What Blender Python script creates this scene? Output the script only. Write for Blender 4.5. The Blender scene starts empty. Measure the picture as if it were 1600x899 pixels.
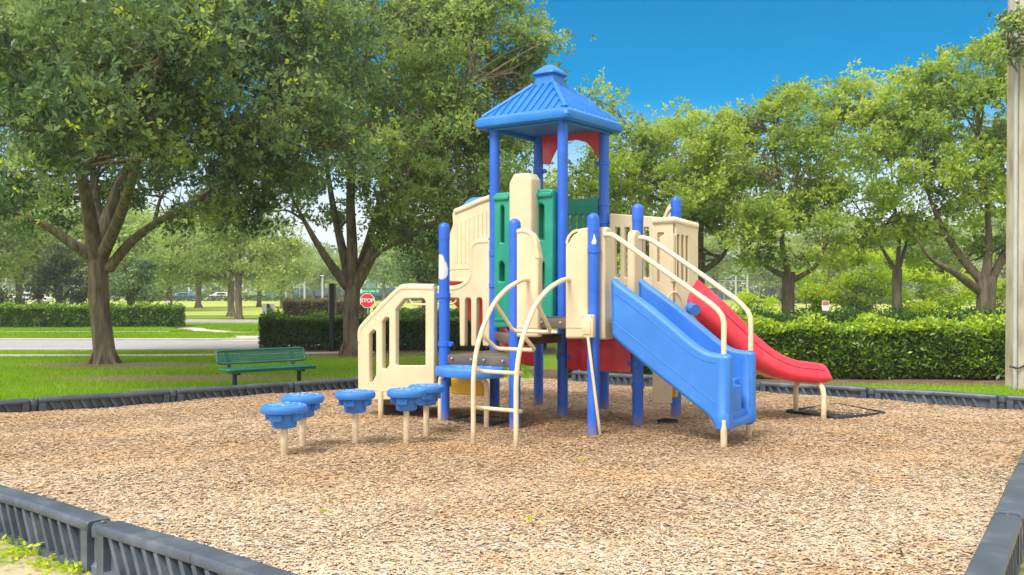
import bpy, bmesh, math, random
import numpy as np
from mathutils import Vector, Matrix

random.seed(7)
RNG = np.random.default_rng(11)
D = bpy.data
SC = bpy.context.scene
COL = SC.collection
R = math.radians
PI = math.pi

# ------------------------------------------------------------------ camera maths
CAMH, FPX, PX0, PY0 = 1.45, 1500.0, 800.0, 455.0      # eye height (m), focal length and horizon in photo pixels
GZ = -0.15                                             # lawn level; the wood chips lie at z = 0


def gp(px, py, z=0.0):
    """photo pixel -> point on the horizontal plane z"""
    Y = (CAMH - z) * FPX / (py - PY0)
    return Vector(((px - PX0) / FPX * Y, Y, z))


def at(px, py, Y):
    return Vector(((px - PX0) / FPX * Y, Y, CAMH + (PY0 - py) / FPX * Y))


def pl(px, py, P0, u):
    """photo pixel -> (t, z) on the vertical plane through P0 along u"""
    k = (px - PX0) / FPX
    t = (k * P0[1] - P0[0]) / (u[0] - k * u[1])
    Y = P0[1] + u[1] * t
    return (t, CAMH + (PY0 - py) / FPX * Y)


def PL(P0, u, pts):
    return [pl(x, y, P0, u) for x, y in pts]


# ------------------------------------------------------------------ scene helpers
WL = {}


def tag(o, label=None, cat=None, group=None, kind=None):
    if label: o['label'] = label
    if cat: o['category'] = cat
    if group: o['group'] = group
    if kind: o['kind'] = kind
    return o


def thing(name, base, label, cat, group=None):
    o = D.objects.new(name, None)
    o.empty_display_size = 0.2
    COL.objects.link(o)
    o.location = base
    WL[o.name] = Vector(base)
    return tag(o, label, cat, group)


def link_mesh(name, me, mat, parent=None, base=None, label=None):
    """me is in world coordinates; shift it to its thing's base"""
    o = D.objects.new(name, me)
    COL.objects.link(o)
    if parent is not None:
        b = WL[parent.name]
        me.transform(Matrix.Translation(-b))
        o.parent = parent
        WL[o.name] = b
    else:
        b = Vector(base) if base is not None else Vector((0, 0, 0))
        me.transform(Matrix.Translation(-b))
        o.location = b
        WL[o.name] = b
    if mat is not None and len(me.materials) == 0:
        me.materials.append(mat)
    if label: o['label'] = label
    return o


def copy_tree(o, parent=None):
    c = o.copy()
    COL.objects.link(c)
    if parent is not None: c.parent = parent
    for ch in list(o.children):
        copy_tree(ch, c)
    return c


def smooth(me, ang=35):
    me.polygons.foreach_set('use_smooth', np.ones(len(me.polygons), dtype=bool))
    try:
        me.set_sharp_from_angle(angle=R(ang))
    except Exception:
        pass


class MB:
    def __init__(s):
        s.v, s.f = [], []

    def add(s, vs, fs):
        n = len(s.v)
        s.v += [tuple(v) for v in vs]
        s.f += [tuple(i + n for i in f) for f in fs]
        return s

    def obox(s, P, u, u0, u1, n0, n1, z0, z1):
        """box: u along u, n along the left normal of u"""
        n = (-u[1], u[0])
        vs = []
        for z in (z0, z1):
            for a, b in ((u0, n0), (u1, n0), (u1, n1), (u0, n1)):
                vs.append((P[0] + u[0] * a + n[0] * b, P[1] + u[1] * a + n[1] * b, z))
        return s.add(vs, [(3, 2, 1, 0), (4, 5, 6, 7), (0, 1, 5, 4), (1, 2, 6, 5), (2, 3, 7, 6), (3, 0, 4, 7)])

    def bar(s, a, b, w, h, up=(0, 0, 1)):
        a, b = Vector(a), Vector(b)
        d = (b - a).normalized()
        up = Vector(up)
        if abs(d.dot(up)) > 0.98: up = Vector((1, 0, 0))
        x = d.cross(up).normalized(); y = x.cross(d)
        vs = []
        for p in (a, b):
            for i, j in ((-1, -1), (1, -1), (1, 1), (-1, 1)):
                vs.append(p + x * (i * w / 2) + y * (j * h / 2))
        return s.add(vs, [(0, 1, 2, 3), (7, 6, 5, 4), (0, 4, 5, 1), (1, 5, 6, 2), (2, 6, 7, 3), (3, 7, 4, 0)])

    def tube(s, path, r, n=12, cap=True):
        path = [Vector(p) for p in path]
        m = len(path)
        rs = r if isinstance(r, (list, tuple)) else [r] * m
        n0 = len(s.v)
        prev = None
        for i, p in enumerate(path):
            if i == 0: d = path[1] - p
            elif i == m - 1: d = p - path[i - 1]
            else: d = (path[i + 1] - p).normalized() + (p - path[i - 1]).normalized()
            if d.length < 1e-9: d = Vector((0, 0, 1))
            d.normalize()
            if prev is None:
                a = Vector((1, 0, 0)) if abs(d.x) < 0.8 else Vector((0, 1, 0))
            else:
                a = prev
            x = (a - d * a.dot(d)).normalized()
            prev = x
            y = d.cross(x)
            for k in range(n):
                t = 2 * PI * k / n
                s.v.append(tuple(p + (x * math.cos(t) + y * math.sin(t)) * rs[i]))
        for i in range(m - 1):
            for k in range(n):
                a = n0 + i * n + k; b = n0 + i * n + (k + 1) % n
                s.f.append((a, b, b + n, a + n))
        if cap:
            s.f.append(tuple(n0 + k for k in reversed(range(n))))
            s.f.append(tuple(n0 + (m - 1) * n + k for k in range(n)))
        return s

    def lathe(s, c, prof, n=24):
        n0 = len(s.v)
        for r, z in prof:
            for k in range(n):
                t = 2 * PI * k / n
                s.v.append((c[0] + r * math.cos(t), c[1] + r * math.sin(t), c[2] + z))
        for i in range(len(prof) - 1):
            for k in range(n):
                a = n0 + i * n + k; b = n0 + i * n + (k + 1) % n
                s.f.append((a, b, b + n, a + n))
        s.f.append(tuple(n0 + k for k in reversed(range(n))))
        s.f.append(tuple(n0 + (len(prof) - 1) * n + k for k in range(n)))
        return s

    def loft(s, secs, closed=True, cap=True):
        n0 = len(s.v); n = len(secs[0])
        for sec in secs:
            s.v += [tuple(p) for p in sec]
        for i in range(len(secs) - 1):
            for k in range(n if closed else n - 1):
                a = n0 + i * n + k; b = n0 + i * n + (k + 1) % n
                s.f.append((a, b, b + n, a + n))
        if cap:
            s.f.append(tuple(n0 + k for k in reversed(range(n))))
            s.f.append(tuple(n0 + (len(secs) - 1) * n + k for k in range(n)))
        return s

    def mesh(s, name, bevel=0, seg=2, ang=35):
        me = D.meshes.new(name)
        me.from_pydata(s.v, [], s.f)
        bm = bmesh.new(); bm.from_mesh(me)
        bmesh.ops.recalc_face_normals(bm, faces=bm.faces)
        if bevel:
            es = [e for e in bm.edges if e.is_manifold and e.calc_face_angle(0) > R(28)]
            bmesh.ops.bevel(bm, geom=es, offset=bevel, segments=seg, profile=0.5, affect='EDGES', clamp_overlap=True)
        bm.to_mesh(me); bm.free()
        smooth(me, ang)
        return me

    def build(s, name, mat, parent=None, base=None, bevel=0, seg=2, ang=35, label=None):
        return link_mesh(name, s.mesh(name, bevel, seg, ang), mat, parent, base, label)


def merge_into(o, mb, mat, bevel=0):
    """add a surface pattern (world coordinates) to an existing part's own mesh"""
    me2 = mb.mesh('pattern', bevel); me2.transform(Matrix.Translation(-WL[o.name]))
    bm = bmesh.new(); bm.from_mesh(o.data); n = len(bm.faces)
    bm.from_mesh(me2); bm.faces.ensure_lookup_table()
    o.data.materials.append(mat); k = len(o.data.materials) - 1
    for f in bm.faces[n:]: f.material_index = k
    bm.to_mesh(o.data); bm.free(); D.meshes.remove(me2)


def fillet(pts, r):
    """round the corners of a closed 2-D outline"""
    out = []
    n = len(pts)
    for i in range(n):
        p = Vector(pts[i]); a = Vector(pts[i - 1]); b = Vector(pts[(i + 1) % n])
        d1, d2 = a - p, b - p
        l = min(r, d1.length * 0.45, d2.length * 0.45)
        if d1.length < 1e-6 or d2.length < 1e-6: continue
        q0 = p + d1.normalized() * l; q1 = p + d2.normalized() * l
        for k in range(5):
            t = k / 4
            out.append(tuple(q0 * (1 - t) ** 2 + p * 2 * t * (1 - t) + q1 * t * t))
    return out


def panel(name, mat, parent, P0, u, outline, holes=(), th=0.07, bev=0.012, off=0.0, r=0.03, hr=0.015, label=None):
    """rounded plastic panel standing on the vertical plane P0 + t*u ; outline and holes in (t, z)"""
    cu = D.curves.new(name, 'CURVE')
    cu.dimensions = '2D'; cu.fill_mode = 'BOTH'
    cu.extrude = max(th / 2 - bev, 0.001); cu.bevel_depth = bev; cu.bevel_resolution = 2; cu.offset = -bev
    for poly, rr in [(outline, r)] + [(h, hr) for h in holes]:
        pts = fillet(poly, rr) if rr else poly
        sp = cu.splines.new('POLY'); sp.points.add(len(pts) - 1); sp.use_cyclic_u = True
        for i, p in enumerate(pts): sp.points[i].co = (p[0], p[1], 0, 1)
    tmp = D.objects.new('tmp', cu)
    me = D.meshes.new_from_object(tmp)
    D.objects.remove(tmp); D.curves.remove(cu)
    me.name = name
    nx, ny = u[1], -u[0]
    M = Matrix(((u[0], 0, nx, P0[0] + nx * off), (u[1], 0, ny, P0[1] + ny * off), (0, 1, 0, 0), (0, 0, 0, 1)))
    me.transform(M)
    me.materials.clear()
    smooth(me, 40)
    return link_mesh(name, me, mat, parent, None, label)


def bez(pts, n=6):
    """Catmull-Rom through pts"""
    P = [Vector(p) for p in pts]
    P = [P[0] * 2 - P[1]] + P + [P[-1] * 2 - P[-2]]
    out = []
    for i in range(1, len(P) - 2):
        for k in range(n):
            t = k / n
            a, b, c, d = P[i - 1], P[i], P[i + 1], P[i + 2]
            out.append(0.5 * ((2 * b) + (c - a) * t + (2 * a - 5 * b + 4 * c - d) * t * t + (3 * b - a - 3 * c + d) * t ** 3))
    out.append(P[-2])
    return out


# ------------------------------------------------------------------ materials
def mat_base(name):
    m = D.materials.new(name); m.use_nodes = True
    nt = m.node_tree
    b = nt.nodes['Principled BSDF']
    return m, nt, b


def N(nt, t, **kw):
    n = nt.nodes.new(t)
    for k, v in kw.items():
        if k == 'inp':
            for kk, vv in v.items(): n.inputs[kk].default_value = vv
        else:
            setattr(n, k, v)
    return n


def ramp(nt, stops):
    n = nt.nodes.new('ShaderNodeValToRGB')
    e = n.color_ramp.elements
    while len(e) < len(stops): e.new(0.5)
    for i, (p, c) in enumerate(stops):
        e[i].position = p; e[i].color = (c[0], c[1], c[2], 1)
    return n


def noise(nt, scale, detail=4, rough=0.55, coord='Object', vscale=None):
    tc = nt.nodes.new('ShaderNodeTexCoord')
    n = nt.nodes.new('ShaderNodeTexNoise')
    n.inputs['Scale'].default_value = scale; n.inputs['Detail'].default_value = detail; n.inputs['Roughness'].default_value = rough
    src = tc.outputs[coord]
    if vscale:
        mp = nt.nodes.new('ShaderNodeMapping'); mp.inputs['Scale'].default_value = vscale
        nt.links.new(src, mp.inputs[0]); src = mp.outputs[0]
    nt.links.new(src, n.inputs['Vector'])
    return n


def bump(nt, b, src, strength, dist):
    bp = nt.nodes.new('ShaderNodeBump')
    bp.inputs['Strength'].default_value = strength; bp.inputs['Distance'].default_value = dist
    nt.links.new(src, bp.inputs['Height']); nt.links.new(bp.outputs[0], b.inputs['Normal'])


def plastic(name, col, rough=0.42, var=0.16, sheen_fade=None, grime=0.25, dirt=False):
    """weathered moulded plastic / powder coat: blotchy sun fading, painted sky sheen on some, a little grime, fine bump"""
    m, nt, b = mat_base(name)
    n1 = noise(nt, 2.6, 5, 0.6)
    hi = sheen_fade or tuple(min(1, c * (1 + var) + 0.03) for c in col)
    lo = tuple(c * (1 - var) for c in col)
    r1 = ramp(nt, [(0.30, lo), (0.52, col), (0.78, hi)])
    nt.links.new(n1.outputs['Fac'], r1.inputs[0])
    n2 = noise(nt, 14, 6, 0.7)
    r2 = ramp(nt, [(0.60, (0, 0, 0)), (0.78, (1, 1, 1))])
    nt.links.new(n2.outputs['Fac'], r2.inputs[0])
    mx = N(nt, 'ShaderNodeMixRGB', blend_type='MIX')
    mul = N(nt, 'ShaderNodeMath', operation='MULTIPLY'); mul.inputs[1].default_value = grime
    nt.links.new(r2.outputs[0], mul.inputs[0]); nt.links.new(mul.outputs[0], mx.inputs[0])
    nt.links.new(r1.outputs[0], mx.inputs[1])
    mx.inputs[2].default_value = (col[0] * 0.6 + 0.03, col[1] * 0.6 + 0.025, col[2] * 0.6 + 0.015, 1)
    if dirt:
        ge = N(nt, 'ShaderNodeNewGeometry'); sx = N(nt, 'ShaderNodeSeparateXYZ'); nt.links.new(ge.outputs['Position'], sx.inputs[0])
        dn = N(nt, 'ShaderNodeMath', operation='MULTIPLY_ADD'); dn.inputs[1].default_value = .34; nt.links.new(n2.outputs['Fac'], dn.inputs[0]); dn.inputs[2].default_value = -.17
        zz = N(nt, 'ShaderNodeMath', operation='ADD'); nt.links.new(sx.outputs[2], zz.inputs[0]); nt.links.new(dn.outputs[0], zz.inputs[1])
        zr = N(nt, 'ShaderNodeMapRange'); zr.inputs[1].default_value = .15; zr.inputs[2].default_value = .0; zr.inputs[4].default_value = .6
        nt.links.new(zz.outputs[0], zr.inputs[0])
        m2 = N(nt, 'ShaderNodeMixRGB'); nt.links.new(zr.outputs[0], m2.inputs[0]); nt.links.new(mx.outputs[0], m2.inputs[1]); m2.inputs[2].default_value = (.30, .21, .13, 1)
        mx = m2
    nt.links.new(mx.outputs[0], b.inputs['Base Color'])
    rr = N(nt, 'ShaderNodeMapRange'); rr.inputs[3].default_value = rough - 0.1; rr.inputs[4].default_value = rough + 0.16
    nt.links.new(n1.outputs['Fac'], rr.inputs[0]); nt.links.new(rr.outputs[0], b.inputs['Roughness'])
    n3 = noise(nt, 160, 2, 0.5)
    bump(nt, b, n3.outputs['Fac'], 0.12, 0.004)
    return m


M = {}
M['blue'] = plastic('blue_powder_coat', (0.018, 0.122, 0.62), 0.42, 0.12, dirt=True)
M['sky'] = plastic('light_blue_plastic', (0.034, 0.190, 0.63), 0.45, 0.10)
M['roof'] = plastic('roof_blue_plastic', (0.006, 0.165, 0.56), 0.42, 0.10)
M['cream'] = plastic('cream_plastic', (0.66, 0.545, 0.365), 0.45, 0.09, grime=0.15)
M['pipe'] = plastic('cream_pipe', (0.71, 0.585, 0.39), 0.38, 0.07, grime=.12, dirt=True)
M['green'] = plastic('green_plastic', (0.01, 0.27, 0.185), 0.4, 0.14)
M['red'] = plastic('red_plastic', (0.70, 0.030, 0.062), 0.30, 0.10, sheen_fade=(0.80, 0.15, 0.21))  # pink blotches put the sky's sheen into the red
M['yellow'] = plastic('yellow_plastic', (0.68, 0.38, 0.03), 0.42, 0.1)
M['deck'] = plastic('brown_vinyl_deck', (0.115, 0.088, 0.075), 0.6, 0.2)
M['border'] = plastic('grey_recycled_plastic', (0.060, 0.078, 0.108), 0.40, 0.3, sheen_fade=(0.17, 0.20, 0.25), grime=0.5)  # pale blotches put the sky's reflection into the plastic colour
M['benchgreen'] = plastic('green_vinyl_coat', (0.01, 0.13, 0.075), 0.35, 0.12)
M['worn'] = plastic('worn_light_blue', (0.20, 0.42, 0.82), 0.5, 0.12)
M['black'] = plastic('black_coat', (0.012, 0.013, 0.014), 0.45, 0.2)
M['metal'] = plastic('galvanised_steel', (0.42, 0.43, 0.44), 0.4, 0.1)
M['white'] = plastic('white_paint', (0.74, 0.74, 0.72), 0.45, 0.06)
M['wear'] = plastic('bare_primer', (0.58, 0.60, 0.62), 0.6, 0.12)
M['signred'] = plastic('sign_red', (0.62, 0.02, 0.03), 0.4, 0.05, grime=0.05)
M['signfaded'] = plastic('faded_sign_red', (0.50, 0.15, 0.12), 0.5, 0.08, grime=0.05)
M['signgreen'] = plastic('sign_green', (0.01, 0.27, 0.13), 0.4, 0.05, grime=0.05)
M['signpale'] = plastic('sign_faded_green', (0.28, 0.45, 0.32), 0.5, 0.05)
M['concrete'] = plastic('concrete', (0.40, 0.385, 0.35), 0.85, 0.14, grime=0.4)
M['mat'] = plastic('black_rubber', (0.022, 0.02, 0.019), 0.85, 0.3)
M['glass'] = plastic('car_glass', (0.02, 0.025, 0.03), 0.1, 0.1)
M['carwhite'] = plastic('car_white', (0.7, 0.7, 0.7), 0.25, 0.03)
M['carblue'] = plastic('car_blue', (0.05, 0.16, 0.35), 0.25, 0.05)
M['cargrey'] = plastic('car_grey', (0.22, 0.23, 0.24), 0.25, 0.05)
M['screen'] = plastic('windscreen_cloth', (0.06, 0.10, 0.135), 0.9, 0.2)


def bark(name, c0, c1):
    m, nt, b = mat_base(name)
    n1 = noise(nt, 9, 8, 0.65, vscale=(1, 1, 0.16))
    r1 = ramp(nt, [(0.32, c0), (0.68, c1)])
    nt.links.new(n1.outputs['Fac'], r1.inputs[0])
    n0 = noise(nt, 1.3, 3)
    hs = N(nt, 'ShaderNodeMixRGB', blend_type='MULTIPLY', inp={0: 0.6})
    r0 = ramp(nt, [(0.35, (0.6, 0.62, 0.5)), (0.65, (1.1, 1.05, 1.0))])
    nt.links.new(n0.outputs['Fac'], r0.inputs[0])
    nt.links.new(r1.outputs[0], hs.inputs[1]); nt.links.new(r0.outputs[0], hs.inputs[2])
    nt.links.new(hs.outputs[0], b.inputs['Base Color'])
    b.inputs['Roughness'].default_value = 0.9
    n2 = noise(nt, 26, 6, 0.7, vscale=(1, 1, 0.14))
    bump(nt, b, n2.outputs['Fac'], 1.0, 0.03)
    return m


M['bark'] = bark('oak_bark', (0.07, 0.054, 0.038), (0.30, 0.245, 0.175))
M['barkdark'] = bark('dark_oak_bark', (0.06, 0.046, 0.034), (0.23, 0.18, 0.135))  # darker bark colours


def leafmat(name, stops, trans=0.35, gloss=0.35):
    m, nt, b = mat_base(name)
    at_ = N(nt, 'ShaderNodeAttribute', attribute_name='tint')
    r1 = ramp(nt, stops)
    nt.links.new(at_.outputs['Fac'], r1.inputs[0])
    nt.links.new(r1.outputs[0], b.inputs['Base Color'])
    b.inputs['Roughness'].default_value = gloss + 0.12
    b.inputs['Specular IOR Level'].default_value = 0.35
    tr = N(nt, 'ShaderNodeBsdfTranslucent')
    hs = N(nt, 'ShaderNodeHueSaturation', inp={'Hue': 0.497, 'Saturation': 1.12, 'Value': 1.6})
    nt.links.new(r1.outputs[0], hs.inputs['Color']); nt.links.new(hs.outputs[0], tr.inputs['Color'])
    mx = N(nt, 'ShaderNodeMixShader', inp={0: trans})
    nt.links.new(b.outputs[0], mx.inputs[1]); nt.links.new(tr.outputs[0], mx.inputs[2])
    nt.links.new(mx.outputs[0], nt.nodes['Material Output'].inputs['Surface'])
    return m


M['leaf_oak'] = leafmat('oak_leaves', [(0, (0.044, 0.085, 0.038)), (0.45, (0.130, 0.210, 0.092)), (0.75, (0.26, 0.355, 0.145)), (1, (0.60, 0.66, 0.06))], 0.42, 0.18)
M['leaf_oak2'] = leafmat('oak_leaves_grey_green', [(0, (0.070, 0.125, 0.046)), (0.5, (0.220, 0.315, 0.100)), (0.85, (0.39, 0.48, 0.13)), (1, (0.54, 0.60, 0.11))], 0.46, 0.4)
M['leaf_oak3'] = leafmat('oak_leaves_yellow_green', [(0, (0.085, 0.145, 0.040)), (0.5, (0.270, 0.375, 0.080)), (0.85, (0.46, 0.54, 0.10)), (1, (0.60, 0.64, 0.11))], 0.46, 0.4)  # lighter, yellower oak leaf colours
M['leaf_far'] = leafmat('distant_leaves', [(0, (0.13, 0.20, 0.06)), (0.5, (0.27, 0.365, 0.10)), (1, (0.46, 0.54, 0.15))])
M['leaf_dark'] = leafmat('magnolia_leaves', [(0, (0.018, 0.034, 0.014)), (0.5, (0.035, 0.06, 0.022)), (1, (0.09, 0.13, 0.04))])
M['leaf_bright'] = leafmat('bright_shrub_leaves', [(0, (0.16, 0.25, 0.03)), (0.5, (0.34, 0.46, 0.05)), (1, (0.58, 0.64, 0.08))], 0.5)
M['leaf_hedge'] = leafmat('hedge_leaves', [(0, (0.030, 0.075, 0.016)), (0.5, (0.085, 0.170, 0.024)), (0.8, (0.19, 0.32, 0.032)), (1, (0.40, 0.52, 0.035))], 0.34, 0.22)
M['leaf_tan'] = leafmat('browned_hedge_leaves', [(0, (0.05, 0.065, 0.02)), (0.5, (0.10, 0.10, 0.035)), (1, (0.28, 0.20, 0.09))])
M['grass'] = leafmat('grass_blades', [(0, (0.12, 0.21, 0.012)), (0.5, (0.215, 0.375, 0.018)), (1, (0.38, 0.50, 0.04))], 0.35, 0.5)


def attr_mat(name, stops, rough=0.85):
    m, nt, b = mat_base(name)
    at_ = N(nt, 'ShaderNodeAttribute', attribute_name='tint')
    r1 = ramp(nt, stops)
    nt.links.new(at_.outputs['Fac'], r1.inputs[0]); nt.links.new(r1.outputs[0], b.inputs['Base Color'])
    b.inputs['Roughness'].default_value = rough
    b.inputs['Specular IOR Level'].default_value = 0.25
    return m


M['chips'] = attr_mat('wood_chips', [(0.0, (0.26, 0.155, 0.09)), (0.18, (0.37, 0.235, 0.135)), (0.42, (0.49, 0.335, 0.192)),
                                     (0.62, (0.535, 0.41, 0.27)), (0.82, (0.52, 0.45, 0.37)), (1.0, (0.66, 0.585, 0.49))])

# ------------------------------------------------------------------ numpy mesh from quads / triangles
def quads_mesh(name, V, k, tint):
    """V: (n, k, 3) polygons of k corners each; tint per polygon"""
    n = V.shape[0]
    me = D.meshes.new(name)
    me.vertices.add(n * k); me.loops.add(n * k); me.polygons.add(n)
    me.vertices.foreach_set('co', V.reshape(-1).astype(np.float32))
    me.loops.foreach_set('vertex_index', np.arange(n * k, dtype=np.int32))
    me.polygons.foreach_set('loop_start', np.arange(0, n * k, k, dtype=np.int32))
    a = me.attributes.new('tint', 'FLOAT', 'FACE')
    a.data.foreach_set('value', np.clip(tint, 0, 1).astype(np.float32))
    me.update(); me.validate()
    return me


def rand_unit(n):
    v = RNG.normal(size=(n, 3))
    return v / np.linalg.norm(v, axis=1, keepdims=True)


def leaves(P, L, W, up=0.5, droop=0.0, fold=0.0):
    """rhombic leaves at P (n,3); L, W arrays or scalars"""
    n = len(P)
    nrm = rand_unit(n) + np.array([0, 0, up]); nrm /= np.linalg.norm(nrm, axis=1, keepdims=True)
    t = np.cross(nrm, rand_unit(n)); t /= np.linalg.norm(t, axis=1, keepdims=True) + 1e-9
    s = np.cross(nrm, t)
    L = np.broadcast_to(np.asarray(L, float), (n,))[:, None]; W = np.broadcast_to(np.asarray(W, float), (n,))[:, None]
    V = np.stack([P - t * L * .5, P + s * W * .5 + t * L * .06, P + t * L * .5, P - s * W * .5 + t * L * .06], axis=1)
    return V


# ------------------------------------------------------------------ plot geometry
A = Vector((math.cos(R(-34.9)), math.sin(R(-34.9))))      # structure axis to the right and towards the viewer
B = Vector((-A.y, A.x))                                   # structure axis to the right and away
S_ = 0.96
F0 = Vector((0.579, 10.98))


def G(i, j):
    p = F0 + A * (S_ * (i - 1)) + B * (S_ * (j - 1))
    return p


PA, PB, PC = G(0, 0), G(1, 0), G(2, 0)
PLf, PF, PD = G(0, 1), G(1, 1), G(2, 1)
PK, PR, PE = G(0, 2), G(1, 2), G(2, 2)

CN = Vector((1.051, 2.735)); CW = Vector((-7.70, 10.03)); CT = Vector((0.04, 16.2)); CE = Vector((6.51, 11.67))
PLOT = [CN, CE, CT, CW]


def in_poly(x, y, poly):
    c = np.ones(x.shape, bool)
    n = len(poly)
    for i in range(n):
        a, b = poly[i], poly[(i + 1) % n]
        c &= ((b[0] - a[0]) * (y - a[1]) - (b[1] - a[1]) * (x - a[0])) > 0
    return c


def chip_h(x, y):
    return 0.014 * np.sin(1.7 * x + 0.6 * y) + 0.012 * np.sin(2.9 * y - 1.1 * x + 1.3) + 0.008 * np.sin(5.3 * x + 2.1) * np.sin(4.7 * y)


exec_sections = []
# ================================================================== PLAY STRUCTURE
def build_play():
    base = Vector((PF.x, PF.y, 0))
    T = thing('play_structure', base, 'playground structure with blue posts, blue peaked roof, cream panels and red slides', 'playground structure')
    nA, nB = -A, -B
    v3 = lambda p, z: Vector((p.x, p.y, z))

    # ---- posts
    RP = 0.0605
    posts = {}
    for key, p, h in (('a', PA, 2.215), ('b', PB, 2.22), ('c', PC, 2.235), ('d', PD, 2.40), ('e', PE, 2.555),
                      ('L', PLf, 3.47), ('F', PF, 3.47), ('R', PR, 3.47), ('K', PK, 3.47)):
        prof = [(RP, -0.12), (RP, h - 0.055)] + [(RP * math.cos(t), h - 0.055 + 0.055 * math.sin(t)) for t in (0.3, 0.65, 1.0, 1.3, 1.5)]
        po = MB().lathe((p.x, p.y, 0), [(RP, -0.12), (RP, h - 0.17)], 20).build('post', M['blue'], T, ang=50)
        prof = [(RP + .003, h - 0.19), (RP + .003, h - 0.06)] + [((RP + .003) * math.cos(t), h - 0.06 + 0.06 * math.sin(t)) for t in (0.35, 0.7, 1.05, 1.35, 1.52)]
        if key in 'abcde':
            MB().lathe((p.x, p.y, 0), prof, 20).build('post_cap', M['sky'] if False else M['blue'], po, ang=50)
        else:
            MB().lathe((p.x, p.y, 0), [(RP, h - .17), (RP, h)], 20).build('post_top', M['blue'], po, ang=50)
        posts[key] = po
    # worn patches of paint on two posts
    def wear(p, pts, post):
        n = len(pts); k = n // 2
        vs, fs = [], []
        for i in range(k):
            (a0, z), (a1, _) = pts[i], pts[n - 1 - i]
            for j in range(9):
                ax = a0 + (a1 - a0) * j / 8
                vs.append((p.x + (RP + .002) * math.cos(ax), p.y + (RP + .002) * math.sin(ax), z))
        for i in range(k - 1):
            for j in range(8):
                fs.append((i * 9 + j, i * 9 + j + 1, i * 9 + j + 10, i * 9 + j + 9))
        MB().add(vs, fs).build('worn_patch', M['wear'], post)
    def strip(zs, l, r):
        left = [(R(x), z) for x, z in zip(l, zs)]; right = [(R(x), z) for x, z in zip(r, zs)]
        return left + right[::-1]
    wear(PA, strip([1.86, 1.845, 1.80, 1.76, 1.70, 1.63, 1.595, 1.58], [208, 198, 190, 188, 190, 186, 200, 225], [235, 262, 275, 300, 318, 312, 290, 262]), posts['a'])
    wear(PA, strip([2.10, 2.08, 2.03], [188, 180, 182], [210, 222, 214]), posts['a'])
    wear(PC, strip([2.02, 1.98, 1.945, 1.93, 1.915], [270, 264, 252, 246, 262], [274, 286, 296, 292, 288]), posts['c'])

    # clamps: blue collars with a lug
    def clamp(p, z, d, post):
        mb = MB()
        mb.lathe((p.x, p.y, z), [(RP + .001, -.03), (RP + .009, -.027), (RP + .009, .027), (RP + .001, .03)], 18)
        q = p + d * (RP + .035)
        mb.tube([(q.x - B.x * .02, q.y - B.y * .02, z), (q.x + B.x * .02, q.y + B.y * .02, z)], 0.027, 10)
        mb.build('clamp', M['blue'], post, ang=40)
    for key, p, z, d in (('L', PLf, 1.90, nA), ('L', PLf, 1.52, nA), ('R', PR, 2.52, nA), ('R', PR, 2.30, A), ('R', PR, 3.02, nA),
                         ('K', PK, 2.98, A), ('F', PF, .70, A), ('D', PD, .66, nA), ('D', PD, .42, B), ('c', PC, 1.86, nA), ('a', PA, 1.4, nA), ('a', PA, .86, A)):
        clamp(p, z, d, posts[{'D': 'd'}.get(key, key)])

    # ---- decks
    def deck(i0, j0, z, th, lab=None, i1=None, j1=None, bolts=True):
        i1 = i0 + 1 if i1 is None else i1; j1 = j0 + 1 if j1 is None else j1
        e = 0.035
        P = G(i0, j0); w = S_ * (i1 - i0); d = S_ * (j1 - j0)
        c = 0.09                                   # notched corners round the posts
        pts = [(c, -e), (w - c, -e), (w - c, c), (w + e, c), (w + e, d - c), (w - c, d - c), (w - c, d + e), (c, d + e), (c, d - c), (-e, d - c), (-e, c), (c, c)]
        mb = MB()
        n = len(pts)
        lo = [tuple(P + A * u + B * v) + (z - th,) for u, v in pts]; hi = [tuple(P + A * u + B * v) + (z,) for u, v in pts]
        mb.add(lo + hi, [tuple(reversed(range(n))), tuple(range(n, 2 * n))] + [(k, (k + 1) % n, n + (k + 1) % n, n + k) for k in range(n)])
        o = mb.build('deck', M['deck'], T, bevel=0.008, label=lab)
        if bolts:
            for u in (.12, .38, .62, .88):
                q = P + A * (w * u) - B * (e + .002)
                bb = MB().tube([(q.x, q.y, z - th * .35), (q.x - B.x * .008, q.y - B.y * .008, z - th * .35)], .011, 8)
                bb.build('bolt', M['metal'], o)
        return o
    def tri(pts, z, th, lab, front):
        c_ = sum(pts, Vector((0, 0))) / 3
        o_ = [tuple(p) for p in fillet([tuple(p + (p - c_).normalized() * .03) for p in pts], .10)]
        n = len(o_)
        o = MB().add([(x, y, z - th) for x, y in o_] + [(x, y, z) for x, y in o_], [tuple(reversed(range(n))), tuple(range(n, 2 * n))] + [(k, (k + 1) % n, n + (k + 1) % n, n + k) for k in range(n)]).build('deck', M['deck'], T, bevel=.008, label=lab)
        if front:
            e0, e1 = pts[0], pts[1]
            for u in (.14, .42, .60, .86):
                q = e0.lerp(e1, u) - B * .030
                MB().tube([(q.x, q.y, z - th * .35), (q.x - B.x * .012, q.y - B.y * .012, z - th * .35)], .011, 8).build('bolt', M['metal'], o)
    tri([PA, PB, PLf], .742, .10, 'low brown corner deck at the top of the cream steps', True)
    tri([PB, PF, PLf], .965, .10, 'brown corner deck one step above the low one', False)
    deck(1, 0, 1.165, 0.10, 'brown deck behind the arch ladder')
    deck(1, 1, 1.46, 0.09, 'brown deck at the top of the red slide', bolts=False)
    deck(0, 1, 1.53, 0.09, 'tower deck under the blue roof', bolts=False)
    # ---- roof
    c = (PF + PK) / 2
    h, zb = 0.665, 3.385
    roof = None
    def ring(half, z): return [Vector((*(c + A * (sx * half) + B * (sy * half)), z)) for sx, sy in ((-1, -1), (1, -1), (1, 1), (-1, 1))]
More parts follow.
